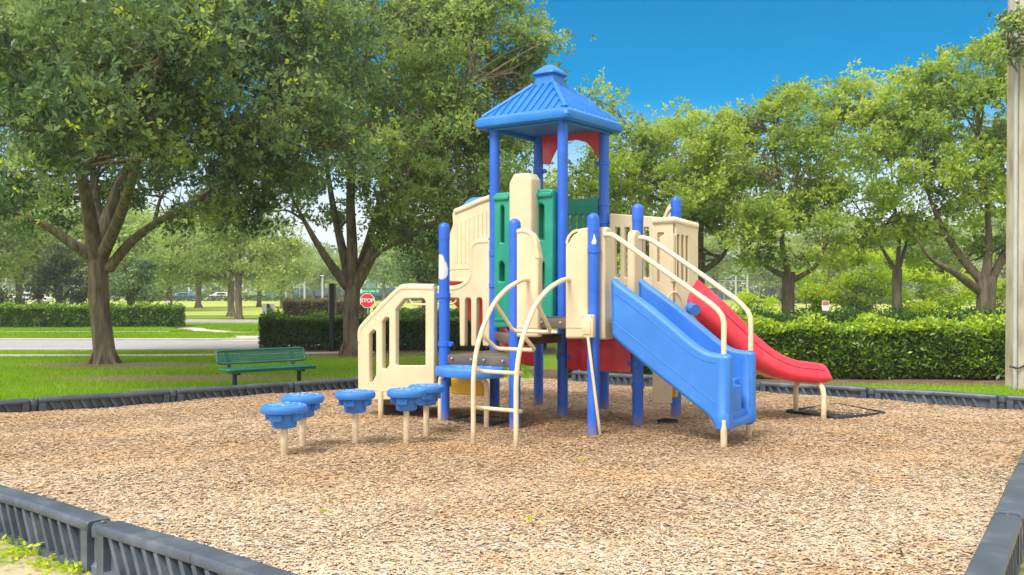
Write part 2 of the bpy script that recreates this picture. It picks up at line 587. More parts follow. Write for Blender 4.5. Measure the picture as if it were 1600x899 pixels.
    def rring(half, z, r=.05):
        pts = fillet([(-half, -half), (half, -half), (half, half), (-half, half)], r)
        return [Vector((*(c + A * u + B * v), z)) for u, v in pts]
    mb = MB()
    prof = [(h - .10, zb + .035), (h - .09, zb + .005), (h - .035, zb), (h - .004, zb + .02), (h + .003, zb + .06), (h - .008, zb + .105), (h - .04, zb + .135), (h - .07, zb + .145), (.145, 3.935)]
    mb.loft([rring(a, z, .07) for a, z in prof])
    roof = mb.build('roof', M['roof'], T, ang=25)
    ribs = MB()
    z0, z1, r0, r1 = zb + .146, 3.937, h - .075, .145
    for (u, v) in ((A, -B), (B, A), (-A, B), (-B, -A)):
        for k in range(-5, 6):
            x = k * (r0 / 5.6)
            # seam runs up the slope until it meets the hip
            f = 0 if abs(x) <= r1 else (abs(x) - r1) / (r0 - r1)
            lo = c + u * x + v * r0
            rr = r1 + (r0 - r1) * f
            hi = c + u * x + v * (rr + .006)
            zt = z1 + (z0 - z1) * f
            if (lo - hi).length < .05: continue
            ribs.bar((lo.x, lo.y, z0 + .004), (hi.x, hi.y, zt + .004), .017, .026)
    ribs.build('roof_seams', M['roof'], roof, bevel=.005)
    hips = MB()
    for sx, sy in ((-1, -1), (1, -1), (1, 1), (-1, 1)):
        lo = c + A * (sx * (r0 - .005)) + B * (sy * (r0 - .005)); hi = c + A * (sx * r1) + B * (sy * r1)
        hips.tube([(lo.x, lo.y, z0 - .005), (hi.x, hi.y, z1)], .03, 10)
    hips.build('hip_caps', M['roof'], roof, ang=60)
    cup = MB()
    cup.loft([rring(a, z, .03) for a, z in ((.155, 3.90), (.148, 3.93), (.132, 4.035), (.132, 4.05))])
    cup = cup.build('cupola', M['roof'], roof, ang=30)
    MB().loft([rring(a, z, .06) for a, z in ((.13, 4.043), (.152, 4.048), (.168, 4.066), (.165, 4.086), (.145, 4.106), (.075, 4.168), (.045, 4.186), (.02, 4.187))]).build('cupola_cap', M['roof'], cup, ang=40)
    # underside beams
    ub = MB()
    for (u, v) in ((A, -B), (B, A), (-A, B), (-B, -A)):
        p = c + v * (h - .13)
        ub.obox(p, u, -h + .14, h - .14, -.02, .02, zb - .02, zb + .05)
    ub.build('eave_beams', M['roof'], roof, bevel=.006)

    # red arched valance, far right side of the roof
    ol = PL(PK, A, [(847, 213), (940, 203), (940.5, 249), (934, 248), (928, 234), (917, 223), (902, 219), (886, 220.5), (872, 229), (863, 247), (859, 257), (849, 257)])
    panel('red_valance', M['red'], T, PK, A, ol, th=.035, bev=.008, r=.012)

    # ---- stairs with cream side walls (to the left)
    st = MB()
    for k, z in enumerate((.16, .37, .56)):
        u0 = .98 - k * .33
        st.obox(PA, nA, u0 - .33, u0 + .03, -S_ + .06, -.06, z - .05, z)
        st.obox(PA, nA, u0 + .005, u0 + .028, -S_ + .062, -.062, z - .19, z - .052)
    stairs = st.build('entry_steps', M['deck'], T, bevel=.008)
    q0 = [(681, 447), (633, 446.5), (622, 450.5), (568, 505), (562, 518), (562.5, 621), (570, 626), (672, 622), (681, 610)]
    h1 = [(621, 571), (621, 484), (635, 467), (664, 466.5), (667.5, 470), (667.5, 571)]
    h2 = [(600, 576), (600, 503), (606, 496), (611, 496.5), (611, 570), (606, 577)]
    h3 = [(580, 598), (579.5, 523), (586, 515.5), (590.5, 517), (590.5, 586), (584, 598)]
    P0 = PA + A * 0
    near = panel('stair_wall', M['cream'], stairs, P0, nA, PL(P0, nA, q0), [PL(P0, nA, x) for x in (h1, h2, h3)], th=.075, bev=.014, r=.03)
    rim = [Vector((*(P0 + nA * t), z)) for t, z in bez(PL(P0, nA, [(680, 449), (655, 448.6), (634, 448.6), (624, 452.5), (596, 480), (570, 506), (564, 519), (564.3, 540)]), 5) for t, z in [(t, z)]] if False else None
    rp = [Vector((t, z, 0)) for t, z in PL(P0, nA, [(680, 450.5), (655, 450), (635, 450), (625, 454), (597, 481), (571, 508), (565, 519), (565, 534)])]
    rp = [Vector((*(P0 + nA * p.x), p.y)) for p in bez(rp, 5)]
    MB().tube(rp, .047, 12).build('top_rail', M['cream'], stairs, ang=60)
    seam = PL(P0, nA, [(564, 607), (680, 600)])
    s0, s1 = [P0 + nA * t - B * .036 for t, _ in seam]
    MB().bar((s0.x, s0.y, seam[0][1]), (s1.x, s1.y, seam[0][1]), .012, .012).build('seam', M['cream'], stairs)
    # far wall, joined to the tower post
    fo = [(767, 375), (749, 376), (740, 381), (736.5, 392), (735.5, 428), (728, 441), (714, 448.5), (690, 449.5), (642, 449), (640, 466), (720, 466), (721, 541), (728.5, 541), (729, 470), (731, 465.5),
          (737, 466), (738.5, 470), (738.5, 541), (746.5, 541), (747, 468), (750, 465), (755, 466), (756, 470), (756.5, 541), (767, 541)]
    panel('stair_wall', M['cream'], stairs, PLf, nA, PL(PLf, nA, fo), th=.07, bev=.012, r=.025)
    rp = [Vector((t, z, 0)) for t, z in PL(PLf, nA, [(765, 377.5), (750, 378.5), (742, 383), (739, 393), (738, 429), (730, 443), (714, 451), (690, 452), (642, 452)])]
    MB().tube([Vector((*(PLf + nA * p.x), p.y)) for p in bez(rp, 4)], .043, 12).build('top_rail', M['cream'], stairs, ang=60)
    lp = [Vector((t, z, 0)) for t, z in PL(PLf, nA, [(641, 464), (642, 471), (646, 475.5), (655, 476), (700, 475.5), (709, 474), (713, 470), (713.5, 464)])]
    MB().tube([Vector((*(PLf + nA * p.x), p.y)) for p in bez(lp, 3)], .014, 8).build('grab_bar', M['pipe'], stairs, ang=60)
    for px, py in ((595, 652), (600.5, 639)):
        g = gp(px, py)
        MB().tube([(g.x, g.y, -.1), (g.x, g.y, .3)], .03, 12).build('leg', M['pipe'], stairs, ang=60)

    # ---- blue half-round step in front of the low deck
    cst = (PA + PB) / 2 - B * .20 + A * .03
    def ell(z, k, a0=.40, b0=.27):
        return [Vector((*(cst + A * (a0 * k * math.copysign(abs(math.cos(t)) ** .75, math.cos(t))) + B * (b0 * k * math.copysign(abs(math.sin(t)) ** .85, math.sin(t)))), z)) for t in [2 * PI * i / 40 for i in range(40)]]
    step = MB().loft([ell(.535, .90), ell(.538, .96), ell(.555, .99), ell(.60, 1.0), ell(.625, .985), ell(.637, .95), ell(.640, .9)]).build('transfer_step', M['sky'], T, ang=45)
    pat = MB()
    for i in range(26):
        a = RNG.uniform(0, 2 * PI); r = math.sqrt(RNG.uniform(0, 1)) * .8
        q = cst + A * (.37 * r * math.cos(a)) + B * (.24 * r * math.sin(a))
        t = RNG.uniform(0, PI); l = .022
        pat.bar((q.x - math.cos(t) * l, q.y - math.sin(t) * l, .641), (q.x + math.cos(t) * l, q.y + math.sin(t) * l, .641), .012, .008)
    merge_into(step, pat, M['worn'])
    for px, py, sx in ((688, 658, 1), (760, 666, -1)):
        g = gp(px, py)
        mid = Vector((cst.x, cst.y, .53))
        d = (mid - Vector((g.x, g.y, .53))).normalized()
        pth = [Vector((g.x, g.y, -.1)), Vector((g.x, g.y, .42)), Vector((g.x, g.y, .47)) + d * .01, Vector((g.x, g.y, .51)) + d * .04, Vector((g.x, g.y, .525)) + d * .1, Vector((g.x, g.y, .53)) + d * .2]
        MB().tube(pth, .028, 12).build('leg', M['pipe'], step, ang=60)
    yb = MB(); yb.obox(PA, A, .07, .52, .02, .09, .30, .66)
    yb.build('yellow_panel', M['yellow'], T, bevel=.02)

    # ---- entry panels on the front edge
    Pf = PB - B * .035
    lo = [(810.5, 527), (810.5, 363), (814, 360), (826, 359.5), (835, 365), (841, 377), (843.5, 392), (846, 404), (844.5, 416), (844.5, 527)]
    ep = panel('entry_panel', M['cream'], T, Pf, A, PL(Pf, A, lo), th=.10, bev=.022, r=.02)
    rp = [Vector((t, z, 0)) for t, z in PL(Pf, A, [(812, 362.5), (825, 362), (833, 367), (838.5, 378), (841, 393), (843, 404)])]
    MB().tube([Vector((*(Pf + A * p.x - B * .03), p.y)) for p in bez(rp, 4)], .03, 10).build('rolled_edge', M['cream'], ep, ang=60)
    ro = [(887, 529), (887, 386), (889.5, 373), (896, 363), (908, 358), (921, 356), (921, 529)]
    slot = [(890.5, 379), (893, 371), (899, 364.5), (905, 361.5), (905.5, 363.5), (899.5, 367), (895, 372.5), (892, 380)]
    ep2 = panel('entry_panel', M['cream'], T, Pf, A, PL(Pf, A, ro), [PL(Pf, A, slot)], th=.10, bev=.022, r=.02, hr=.004)
    for e_, xs in ((ep, (812, 843.5)), (ep2, (888.5, 919.5))):
        a, b = PL(Pf, A, [(xs[0], 511), (xs[1], 510)])
        q0, q1 = Pf + A * a[0] - B * .05, Pf + A * b[0] - B * .05
        MB().bar((q0.x, q0.y, a[1]), (q1.x, q1.y, a[1]), .012, .012).build('seam', M['cream'], e_)

    # ---- arch ladder
    spr = [(0.0, 1.57), (.08, 1.567), (.2, 1.54), (.4, 1.465), (.6, 1.335), (.74, 1.17), (.84, 1.01), (.91, .83), (.945, .62), (.95, .42), (.95, -.1)]
    t0, t1 = .225, .725
    def arch(t):
        pts = bez([Vector((s, z, 0)) for s, z in spr], 5)
        return [Vector((*(PB + A * t - B * (p.x + .075)), p.y)) for p in pts]
    lad = MB().tube(arch(t0), .0235, 12).build('arch_ladder', M['pipe'], T, ang=60)
    MB().tube(arch(t1), .0235, 12).build('side_rail', M['pipe'], lad, ang=60)
    def rung(s, z, ds, dz, back=.13):
        def P(t, ss, zz): return Vector((*(PB + A * t - B * (ss + .075)), zz))
        pts = [P(t0, s, z), P(t0 + .012, s - ds * .5, z - dz * .5), P(t0 + .02, s - ds * .88, z - dz * .9), P(t0 + .05, s - ds, z - dz), P(t0 + .1, s - ds, z - dz),
               P(t1 - .1, s - ds, z - dz), P(t1 - .05, s - ds, z - dz), P(t1 - .02, s - ds * .88, z - dz * .9), P(t1 - .012, s - ds * .5, z - dz * .5), P(t1, s, z)]
        MB().tube(pts, .0195, 10).build('rung', M['pipe'], lad, ang=60)
    rung(.60, 1.335, .30, .29)
    rung(.83, 1.03, .24, .15)
    rung(.945, .70, .13, .03)
    rung(.95, .335, .12, .02)
    for t in (t0, t1):
        q = PB + A * t - B * .06
        MB().tube([(q.x, q.y, 1.57), (q.x - B.x * .03, q.y - B.y * .03, 1.57)], .035, 12).build('flange', M['cream'], lad, ang=40)

    # ---- green climbing panel with cream chimney on the front of the tower
    Pg = PLf + A * 0
    go = [(780, 513), (780, 306), (783, 303), (866, 296), (871.5, 298), (871.5, 508)]
    hs = [[(790, 380), (790, 325), (792.5, 321.5), (795.5, 325), (795.5, 380)], [(788, 440), (788, 414), (792, 408), (796, 414), (796, 440)],
          [(848.5, 373), (848.5, 323), (853, 319), (857.5, 323), (857.5, 376), (853, 376)], [(849, 452), (849, 414), (853.5, 408), (858, 412), (858, 452)]]
    gpnl = panel('green_panel', M['green'], T, Pg, A, PL(Pg, A, go), [PL(Pg, A, x) for x in hs], th=.16, bev=.02, off=.03, r=.03)
    bk = PL(Pg, A, [(782, 470), (782, 320), (868, 312), (868, 470)])
    panel('backing', M['green'], gpnl, Pg, A, bk, th=.03, bev=.005, off=-.015, r=.01)
    cap0, cap1 = PL(Pg, A, [(781, 306.5), (871, 299)])
    for (a, b) in (((780, 306.5), (804, 304.5)), ((838, 302), (871, 299.5))):
        ta, tb = pl(*a, Pg, A), pl(*b, Pg, A)
        MB().obox(Pg - B * .125, A, ta[0], tb[0], -.012, .10, ta[1] - .065, ta[1] - .01).build('cap_rail', M['green'], gpnl, bevel=.014)
        MB().obox(Pg - B * .052, A, ta[0] + .01, tb[0] - .005, -.07, -.058, 1.10, 1.125).build('seam', M['green'], gpnl, bevel=.004)
    co = PL(Pg - B * .14, A, [(803, 440), (803, 288), (810.5, 273), (832, 271.5), (838, 281), (838, 440)])
    panel('chimney_column', M['cream'], gpnl, Pg - B * .14, A, co, th=.22, bev=.03, off=.0, r=.015)

    # ---- green slatted rail at the back of the tower
    so = PL(PK, A, [(845, 316.5), (941, 307), (941, 470), (845, 478)])
    za, zb_, zc, zd = so[0][1], so[1][1], so[2][1], so[3][1]
    ta, tb = .07, .89
    zt = 2.60
    out = [(ta, zt), (tb, zt), (tb, 1.60), (ta, 1.60)]
    hl = []
    for k in range(7):
        u0 = ta + .085 + k * .098
        hl.append([(u0, 1.72), (u0, zt - .20), (u0 + .052, zt - .20), (u0 + .052, 1.72)])
    panel('green_rail_panel', M['green'], T, PK, A, out, hl, th=.06, bev=.012, r=.03)

    # ---- left hood (over the rear red slide)
    Ph = PLf + B * .06
    ho = [(768, 306), (752, 312), (733, 321), (712, 329), (708.5, 333), (709.5, 352), (705, 364), (701.5, 382), (701.5, 437.5), (705, 440), (768, 443)]
    hood = panel('slide_hood_wall', M['cream'], T, Ph, nA, PL(Ph, nA, ho), th=.06, bev=.014, r=.02)
    rp = [Vector((*(Ph + nA * t - B * .015), z)) for t, z in PL(Ph, nA, [(768, 309.5), (752, 315), (733, 323.5), (713, 331.5)])]
    MB().tube(rp, .04, 10).build('rolled_edge', M['cream'], hood, ang=60)
    fl = MB()
    for k in range(8):
        x = 716 + k * 6.6
        ytop = 350 - (x - 716) * .42
        a = pl(x, ytop, Ph, nA); b = pl(x, 411, Ph, nA)
        q = Ph + nA * a[0] - B * .028
        fl.tube([(q.x, q.y, b[1]), (q.x, q.y, a[1])], .012, 8)
    fl.build('flutes', M['cream'], hood, ang=60)
    a, b = PL(Ph, nA, [(703, 421), (764, 418)])
    q0, q1 = Ph + nA * a[0] - B * .03, Ph + nA * b[0] - B * .03
    MB().bar((q0.x, q0.y, a[1]), (q1.x, q1.y, b[1]), .012, .014).build('seam', M['cream'], hood)
    Ph2 = PK - B * .06
    panel('slide_hood_wall', M['cream'], hood, Ph2, nA, [(t, z) for t, z in PL(Ph, nA, ho)], th=.06, bev=.014, r=.02)
    # blue hood bar between the two walls
    m0, m1 = Ph + nA * .55, Ph2 + nA * .55
    pth = []
    for k in range(13):
        f = k / 12
        p = m0.lerp(m1, f)
        pth.append(Vector((p.x, p.y, 2.30 + .30 * math.sin(PI * f) ** .8)))
    sec = []
    for p in pth:
        sec.append([p + Vector((*(nA * x), z)) for x, z in ((-.10, -.05), (.10, -.05), (.13, 0), (.10, .05), (-.10, .05), (-.13, 0))])
    MB().loft(sec).build('blue_hood_bar', M['sky'], hood, bevel=.01)

    # ---- right rear rail panel
    Pr = PR
    rr = PL(Pr, A, [(954, 334), (1037, 340), (1044, 325), (1050, 317), (1055, 315.5), (1055, 452), (954, 446)])
    zt = rr[0][1]
    tR = PL(Pr, A, [(954, 334), (1037, 340), (1044, 323), (1050, 317), (1054, 315.5), (1054, 452), (954, 446)])
    hl = [PL(Pr, A, [(x, 434), (x, 356), (x + 8, 356), (x + 8, 434)]) for x in (962.5, 977.5, 992.5, 1007.5, 1022.5, 1036)]
    rp_ = panel('slatted_rail_panel', M['cream'], T, Pr, A, tR, hl, th=.06, bev=.012, r=.02)
    arc = [Vector((*(Pr + A * t - B * .032), z)) for t, z in [(p.x, p.y) for p in bez([Vector((*pl(x, y, Pr, A), 0)) for x, y in ((1040, 344), (1044, 334), (1049, 327), (1054, 324))], 4)]]
    MB().tube(arc, .02, 8).build('moulded_arc', M['cream'], rp_, ang=60)

    # ---- right hood: folded cream wall beside the red slide
    W0, W1, W2 = Vector((1.525, 10.42)), Vector((1.745, 10.38)), Vector((2.035, 10.63))
    u1 = (W1 - W0).normalized(); u2 = (W2 - W1).normalized()
    l1, l2 = (W1 - W0).length, (W2 - W1).length
    # one folded sheet: front skin with recesses as panels, butted at the fold
    f1 = [(0, 1.0), (0, 2.225), (l1, 2.235), (l1, 1.0)]
    g1 = [[pl(x, y, W0, u1) for x, y in ((1027.5, 441), (1027.5, 364), (1037.5, 364), (1037.5, 367), (1031, 371), (1031, 441))]]
    hood2 = panel('slide_hood_wall', M['cream'], T, W0, u1, f1, g1, th=.035, bev=.008, off=.018, r=.01)
    panel('slide_hood_back', M['cream'], hood2, W0, u1, [(0.01, 1.02), (.01, 2.2), (l1 + .01, 2.2), (l1 + .01, 1.02)], th=.03, bev=.006, off=-.016, r=.01)
    f2 = [(0, 1.0), (0, 2.235), (l2, 2.185), (l2, 1.0)]
    g2 = []
    for k in range(4):
        x = 1047.5 + k * 6.8
        g2.append([pl(a, b, W1, u2) for a, b in ((x, 441), (x, 366 + k), (x + 3.8, 366 + k), (x + 3.8, 441))])
    panel('slide_hood_wall', M['cream'], hood2, W1, u2, f2, g2, th=.035, bev=.008, off=.018, r=.01, hr=.008)
    panel('slide_hood_back', M['cream'], hood2, W1, u2, [(0, 1.02), (0, 2.2), (l2 - .01, 2.15), (l2 - .01, 1.02)], th=.03, bev=.006, off=-.016, r=.01)
    MB().tube([(W0.x, W0.y - .02, 2.205), (W1.x, W1.y - .025, 2.215), (W2.x, W2.y - .02, 2.165)], .04, 10).build('rolled_edge', M['cream'], hood2, ang=60)
    # moulded half circle and blue speaking tube
    cc = pl(1049, 487, W1, u2); n2 = Vector((u2.y, -u2.x))
    arcp = [Vector((*(W1 + u2 * (cc[0] + .15 * math.cos(t)) + n2 * .036), cc[1] + .21 * math.sin(t))) for t in [PI * k / 16 for k in range(17)]]
    MB().tube(arcp, .011, 8).build('moulded_arc', M['cream'], hood2, ang=60)
    q = W1 + u2 * (l2 * .6) + n2 * .03
    MB().tube([(q.x, q.y, 1.27), (q.x + .03, q.y - .05, 1.255), (q.x + .05, q.y - .10, 1.245)], .062, 16).build('talk_tube', M['sky'], hood2, ang=50)
    # lower play panel below the hood and yellow one behind it
    MB().obox(W0 + n2 * 0, u1, .0, .21, -.045, .045, .235, .985).build('lower_panel', M['cream'], T, bevel=.015)
    qy = gp(1047, 650)
    MB().obox(Vector((1.76, 10.98)), A, 0, .15, -.05, .02, .245, 1.2).build('yellow_panel', M['yellow'], T, bevel=.015)

    # ---- front red slide
    H = Vector((.97, .243)).normalized(); NN = Vector((-H.y, H.x))
    S0 = Vector((1.95, 10.83))
    Pn = S0 - NN * .27
    top = PL(Pn, H, [(1070, 424), (1080, 427), (1095, 438), (1116, 456), (1153, 490), (1185, 525), (1202, 539.5), (1216, 550), (1232, 558), (1247, 563.5), (1275, 567), (1288, 569), (1297, 573)])
    bot = PL(Pn, H, [(1070, 488), (1080, 495), (1116, 522), (1153, 556), (1185, 578), (1209, 588.5), (1230, 595), (1247, 598), (1275, 600), (1298, 600)])
    tx, tz = np.array(top).T; bx, bz = np.array(bot).T
    ts = np.concatenate([np.linspace(tx[0], tx[-1] - .10, 30), np.linspace(tx[-1] - .08, tx[-1], 6)])
    secs = []
    for t in ts:
        zt = np.interp(t, tx, tz); zb2 = np.interp(t, bx, bz)
        e = max(0.0, (t - (ts[-1] - .09)) / .09); k = math.sqrt(max(0, 1 - e ** 3 * .5))
        zm = (zt + zb2) / 2 - .02; zt = zm + (zt - zm) * k; zb2 = zm + (zb2 - zm) * k
        d = zt - zb2; bed = zb2 + .055 * k
        half = [(-.17, zb2), (-.25, zb2 + .008 * k), (-.31, zb2 + d * .12), (-.335, zb2 + d * .26), (-.325, zb2 + d * .42), (-.29, zb2 + d * .70), (-.262, zt - d * .08), (-.25, zt - .008 * k), (-.235, zt), (-.222, zt - .012 * k), (-.212, zt - d * .25), (-.20, bed + d * .18), (-.165, bed + .012), (-.09, bed)]
        prof = half + [(-w, z) for w, z in reversed(half)]
        secs.append([Vector((*(S0 + H * t + NN * (w * (1 - .06 * e))), z)) for w, z in prof])
    slide = MB().loft(secs).build('front_slide', M['red'], T, ang=60)
    ridge = [Vector((*(S0 + H * t - NN * .2925), np.interp(t, tx, tz) - .30 * (np.interp(t, tx, tz) - np.interp(t, bx, bz)))) for t in ts[:-5]]
    MB().tube(ridge, .007, 6).build('moulded_ridge', M['red'], slide, ang=60)
    # support hoop
    l0, l1_ = gp(1243.5, 645), gp(1287, 655)
    zt = .40
    d = (l1_ - l0)
    pth = [l0 + Vector((0, 0, -.1)), l0 + Vector((0, 0, zt - .12)), l0 + d * .03 + Vector((0, 0, zt - .06)), l0 + d * .12 + Vector((0, 0, zt - .015)), l0 + d * .24 + Vector((0, 0, zt)),
           l0 + d * .76 + Vector((0, 0, zt)), l0 + d * .88 + Vector((0, 0, zt - .015)), l0 + d * .97 + Vector((0, 0, zt - .06)), l1_ + Vector((0, 0, zt - .12)), l1_ + Vector((0, 0, -.1))]
    MB().tube(pth, .03, 12).build('slide_support', M['pipe'], slide, ang=60)

    # ---- rear red slide: leaves the tower to the left and curls round behind
    c0 = (PLf + PK) / 2 + nA * .02
    path = []
    pos = c0.copy(); hd = math.atan2(nA.y, nA.x)
    Ltot = 2.55; n = 44
    for k in range(n + 1):
        s = Ltot * k / n
        path.append((pos.copy(), hd, s))
        ds = Ltot / n
        hd -= (0 if s < .55 else (1 / .65 if s < 2.25 else 0)) * ds
        pos = pos + Vector((math.cos(hd), math.sin(hd))) * ds
    secs = []
    for p, hdg, s in path:
        f = min(1, max(0, (s - 1.15) / 1.35))
        bed = 1.535 - 1.06 * (3 * f * f - 2 * f ** 3)
        nn = Vector((-math.sin(hdg), math.cos(hdg)))
        zb2, zt = bed - .06, bed + .24
        half = [(-.2, zb2), (-.27, zb2 + .03), (-.30, zb2 + .12), (-.29, zt - .05), (-.27, zt), (-.235, zt), (-.215, zt - .06), (-.2, bed + .05), (-.15, bed)]
        secs.append([Vector((*(p + nn * w), z)) for w, z in half + [(-w, z) for w, z in reversed(half)]])
    rs = MB().loft(secs).build('rear_slide', M['red'], T, ang=60)
    p, hdg, s = path[-7]
    for sg in (-.2, .2):
        q = p + Vector((-math.sin(hdg), math.cos(hdg))) * sg
        MB().tube([(q.x, q.y, -.1), (q.x, q.y, .36)], .03, 10).build('slide_support', M['pipe'], rs, ang=60)

    # ---- blue enclosed stairs to the right
    N0 = PC + B * .02
    WD = .70
    topl = [(952.5, 437), (956, 434.5), (966, 443), (984.6, 456.5), (1015.7, 479.8), (1047, 506), (1078, 532.8), (1094, 544.5), (1104, 550), (1116, 553), (1134, 554), (1140, 558)]
    botl = [(1140, 668), (1136, 676), (1121, 675.5), (1116, 669), (1111, 658), (1103, 649), (1078, 629), (1047, 604), (1015.7, 579.5), (984.6, 553), (962, 533), (954.5, 525)]
    Pw = N0 + B * .055
    ol = PL(N0, A, topl + botl)
    stair = panel('enclosed_stairs', M['sky'], T, Pw, A, ol, th=.115, bev=.04, r=.03)
    panel('stair_wall', M['sky'], stair, Pw + B * (WD - .11), A, ol, th=.10, bev=.035, r=.03)
    # incised lines along the wall
    for pts in ([(957, 456), (984, 476), (1015, 499), (1047, 525), (1078, 551.5), (1094, 561), (1108, 566), (1118, 567)], [(957, 503), (984, 523), (1016, 549), (1047, 574), (1078, 599), (1105, 620), (1118, 630)]):
        q = [Vector((*(Pw + A * t - B * .0585), z)) for t, z in PL(N0, A, pts)]
        MB().tube(q, .0045, 6).build('moulded_line', M['sky'], stair, ang=60)
    # front corner columns
    tf = pl(1129, 560, N0, A)[0]
    for w in (.05, WD - .05):
        q = Pw + A * (tf - .01) + B * (w - .05)
        zt = pl(1129, 557, N0, A)[1]
        MB().lathe((q.x, q.y, 0), [(.055, .165), (.078, .175), (.082, .22), (.08, .315), (.072, .325), (.070, zt - .06), (.062, zt - .02), (.04, zt - .004)], 18).build('corner_column', M['sky'], stair, ang=40)
    # floor pan that follows the underside
    secs = []
    fl = [(954.5, 500), (984.6, 528), (1015.7, 555), (1047, 580), (1078, 606), (1103, 628), (1116, 645), (1130, 655)]
    for t, z in PL(N0, A, fl):
        secs.append([Vector((*(Pw + A * t + B * w), z + dz)) for w, dz in ((.01, -.03), (WD - .12, -.03), (WD - .12, .02), (.01, .02))])
    MB().loft(secs).build('floor_pan', M['sky'], stair)
    te = pl(1139, 660, N0, A)[0]
    MB().obox(Pw, A, te - .12, te - .005, .02, WD - .13, .165, .245).build('front_lip', M['sky'], stair, bevel=.025)
    # steps: two staggered banks of rounded treads
    fx, fz = np.array(PL(N0, A, fl)).T
    tr_ = [(.07, .335), (.20, .49), (.36, .66), (.56, .83), (.77, .97), (.98, 1.10)]
    for k, (dt0, top) in enumerate(tr_):
        for (w0, w1, dt, dz) in ((.05, .44, 0, 0), (.42, WD - .13, .07, -.085)):
            b = te - dt0 - dt; a = max(b - .30, .02)
            if b < .1: continue
            f0 = float(np.interp(a, fx, fz)); f1 = float(np.interp(b, fx, fz))
            top_ = max(top + dz, f0 + .02)
            mb_ = MB(); mb_.obox(Pw, A, a, b, w0, w1, f1, top_)
            n_ = len(mb_.v)
            # the underside follows the sloping pan
            q0 = mb_.v
            for i_ in (0, 3): q0[i_] = (q0[i_][0], q0[i_][1], min(f0 - .01, top_ - .03))
            mb_.build('tread', M['sky'], stair, bevel=.045, seg=4)
    # legs and handrails
    for px, py in ((1131, 700), (1170, 684)):
        g = gp(px, py)
        MB().tube([(g.x, g.y, -.1), (g.x, g.y, .26)], .031, 12).build('leg', M['pipe'], stair, ang=60)
    def rail(P, pts):
        q = [Vector((*(P + A * t), z)) for t, z in PL(P, A, pts)]
        MB().tube(q, .0255, 12).build('handrail', M['pipe'], stair, ang=60)
    rail(Pw, [(944, 367), (950, 366.5), (957, 367.5), (964, 371.5), (1000, 397), (1050, 432), (1100, 467), (1112, 476), (1121, 484), (1128, 493), (1131, 504), (1131, 557)])
    rail(Pw + B * (WD - .11), [(999, 372), (1006, 372), (1012, 373), (1020, 377), (1050, 397), (1100, 432), (1150, 468), (1160, 477), (1168, 486), (1172, 495), (1173, 506), (1173, 548)])
    # cream jambs at the head of the stairs
    J = PC + A * .05
    def jamb(w0, w1, zt, zb3):
        o_ = [(w0, zb3), (w0, zt - .06), (w0 + .03, zt - .01), (w0 + .08, zt), (w1 - .06, zt - .012), (w1 - .015, zt - .06), (w1, zt - .14), (w1, zb3)]
        j = panel('stair_jamb', M['cream'], T, J, B, o_, th=.09, bev=.02, r=.03)
        return j
    jamb(.06, .27, 2.10, .96)
    jamb(.70, .90, 2.10, 1.0)

    # cover box and brace pipe on the front corner post
    br = MB().obox(PC - B * .09, A, -.066, .066, -.035, .03, .985, 1.215).build('cover_box', M['cream'], T, bevel=.014)
    MB().obox(PC - B * .126, A, -.045, .045, -.008, .0, 1.02, 1.16).build('raised_face', M['cream'], br, bevel=.006)
    for sx in (-.05, .05):
        for z in (1.002, 1.198):
            q = PC - B * .126 + A * sx
            MB().tube([(q.x, q.y, z), (q.x - B.x * .006, q.y - B.y * .006, z)], .008, 8).build('bolt', M['metal'], br)
    g = gp(939, 682)
    q = PC - B * .11 + A * .0
    MB().bar((q.x, q.y, 1.0), (g.x, g.y, -.05), .045, .028).build('brace_pipe', M['pipe'], T, bevel=.008)

    # ---- red bench-height panel under the decks
    ol = PL(PF, A, [(890, 512), (993, 512), (993, 583.5), (890, 575.5)])
    z1, z0 = 1.04, ol[3][1] - .01
    t0_, t1_ = .07, .885
    gx, gz = 36, 10
    vs, fs = [], []
    for side in (0, 1):
        for i in range(gx + 1):
            for j in range(gz + 1):
                f, g_ = i / gx, j / gz
                bul = .07 * (1 / (1 + math.exp(-(f - .22) * 40))) * (1 / (1 + math.exp((f - .72) * 34))) * (1 / (1 + math.exp(-(.9 - g_) * 30))) * (.55 + .45 * math.exp(-((g_ - .42) / .25) ** 2))
                p = PF + A * (t0_ + (t1_ - t0_) * f) - B * (bul + (.018 if side == 0 else -.018))
                vs.append((p.x, p.y, z0 + (z1 - z0) * g_))
    o_ = (gx + 1) * (gz + 1)
    idx = lambda s, i, j: s * o_ + i * (gz + 1) + j
    for i in range(gx):
        for j in range(gz):
            fs.append((idx(0, i, j), idx(0, i + 1, j), idx(0, i + 1, j + 1), idx(0, i, j + 1)))
            fs.append((idx(1, i, j), idx(1, i, j + 1), idx(1, i + 1, j + 1), idx(1, i + 1, j)))
    for i in range(gx):
        for j in (0, gz):
            fs.append((idx(0, i, j), idx(1, i, j), idx(1, i + 1, j), idx(0, i + 1, j)))
    for j in range(gz):
        for i in (0, gx):
            fs.append((idx(0, i, j), idx(0, i, j + 1), idx(1, i, j + 1), idx(1, i, j)))
    MB().add(vs, fs).build('red_panel', M['red'], T, ang=50)
    return T


build_play()


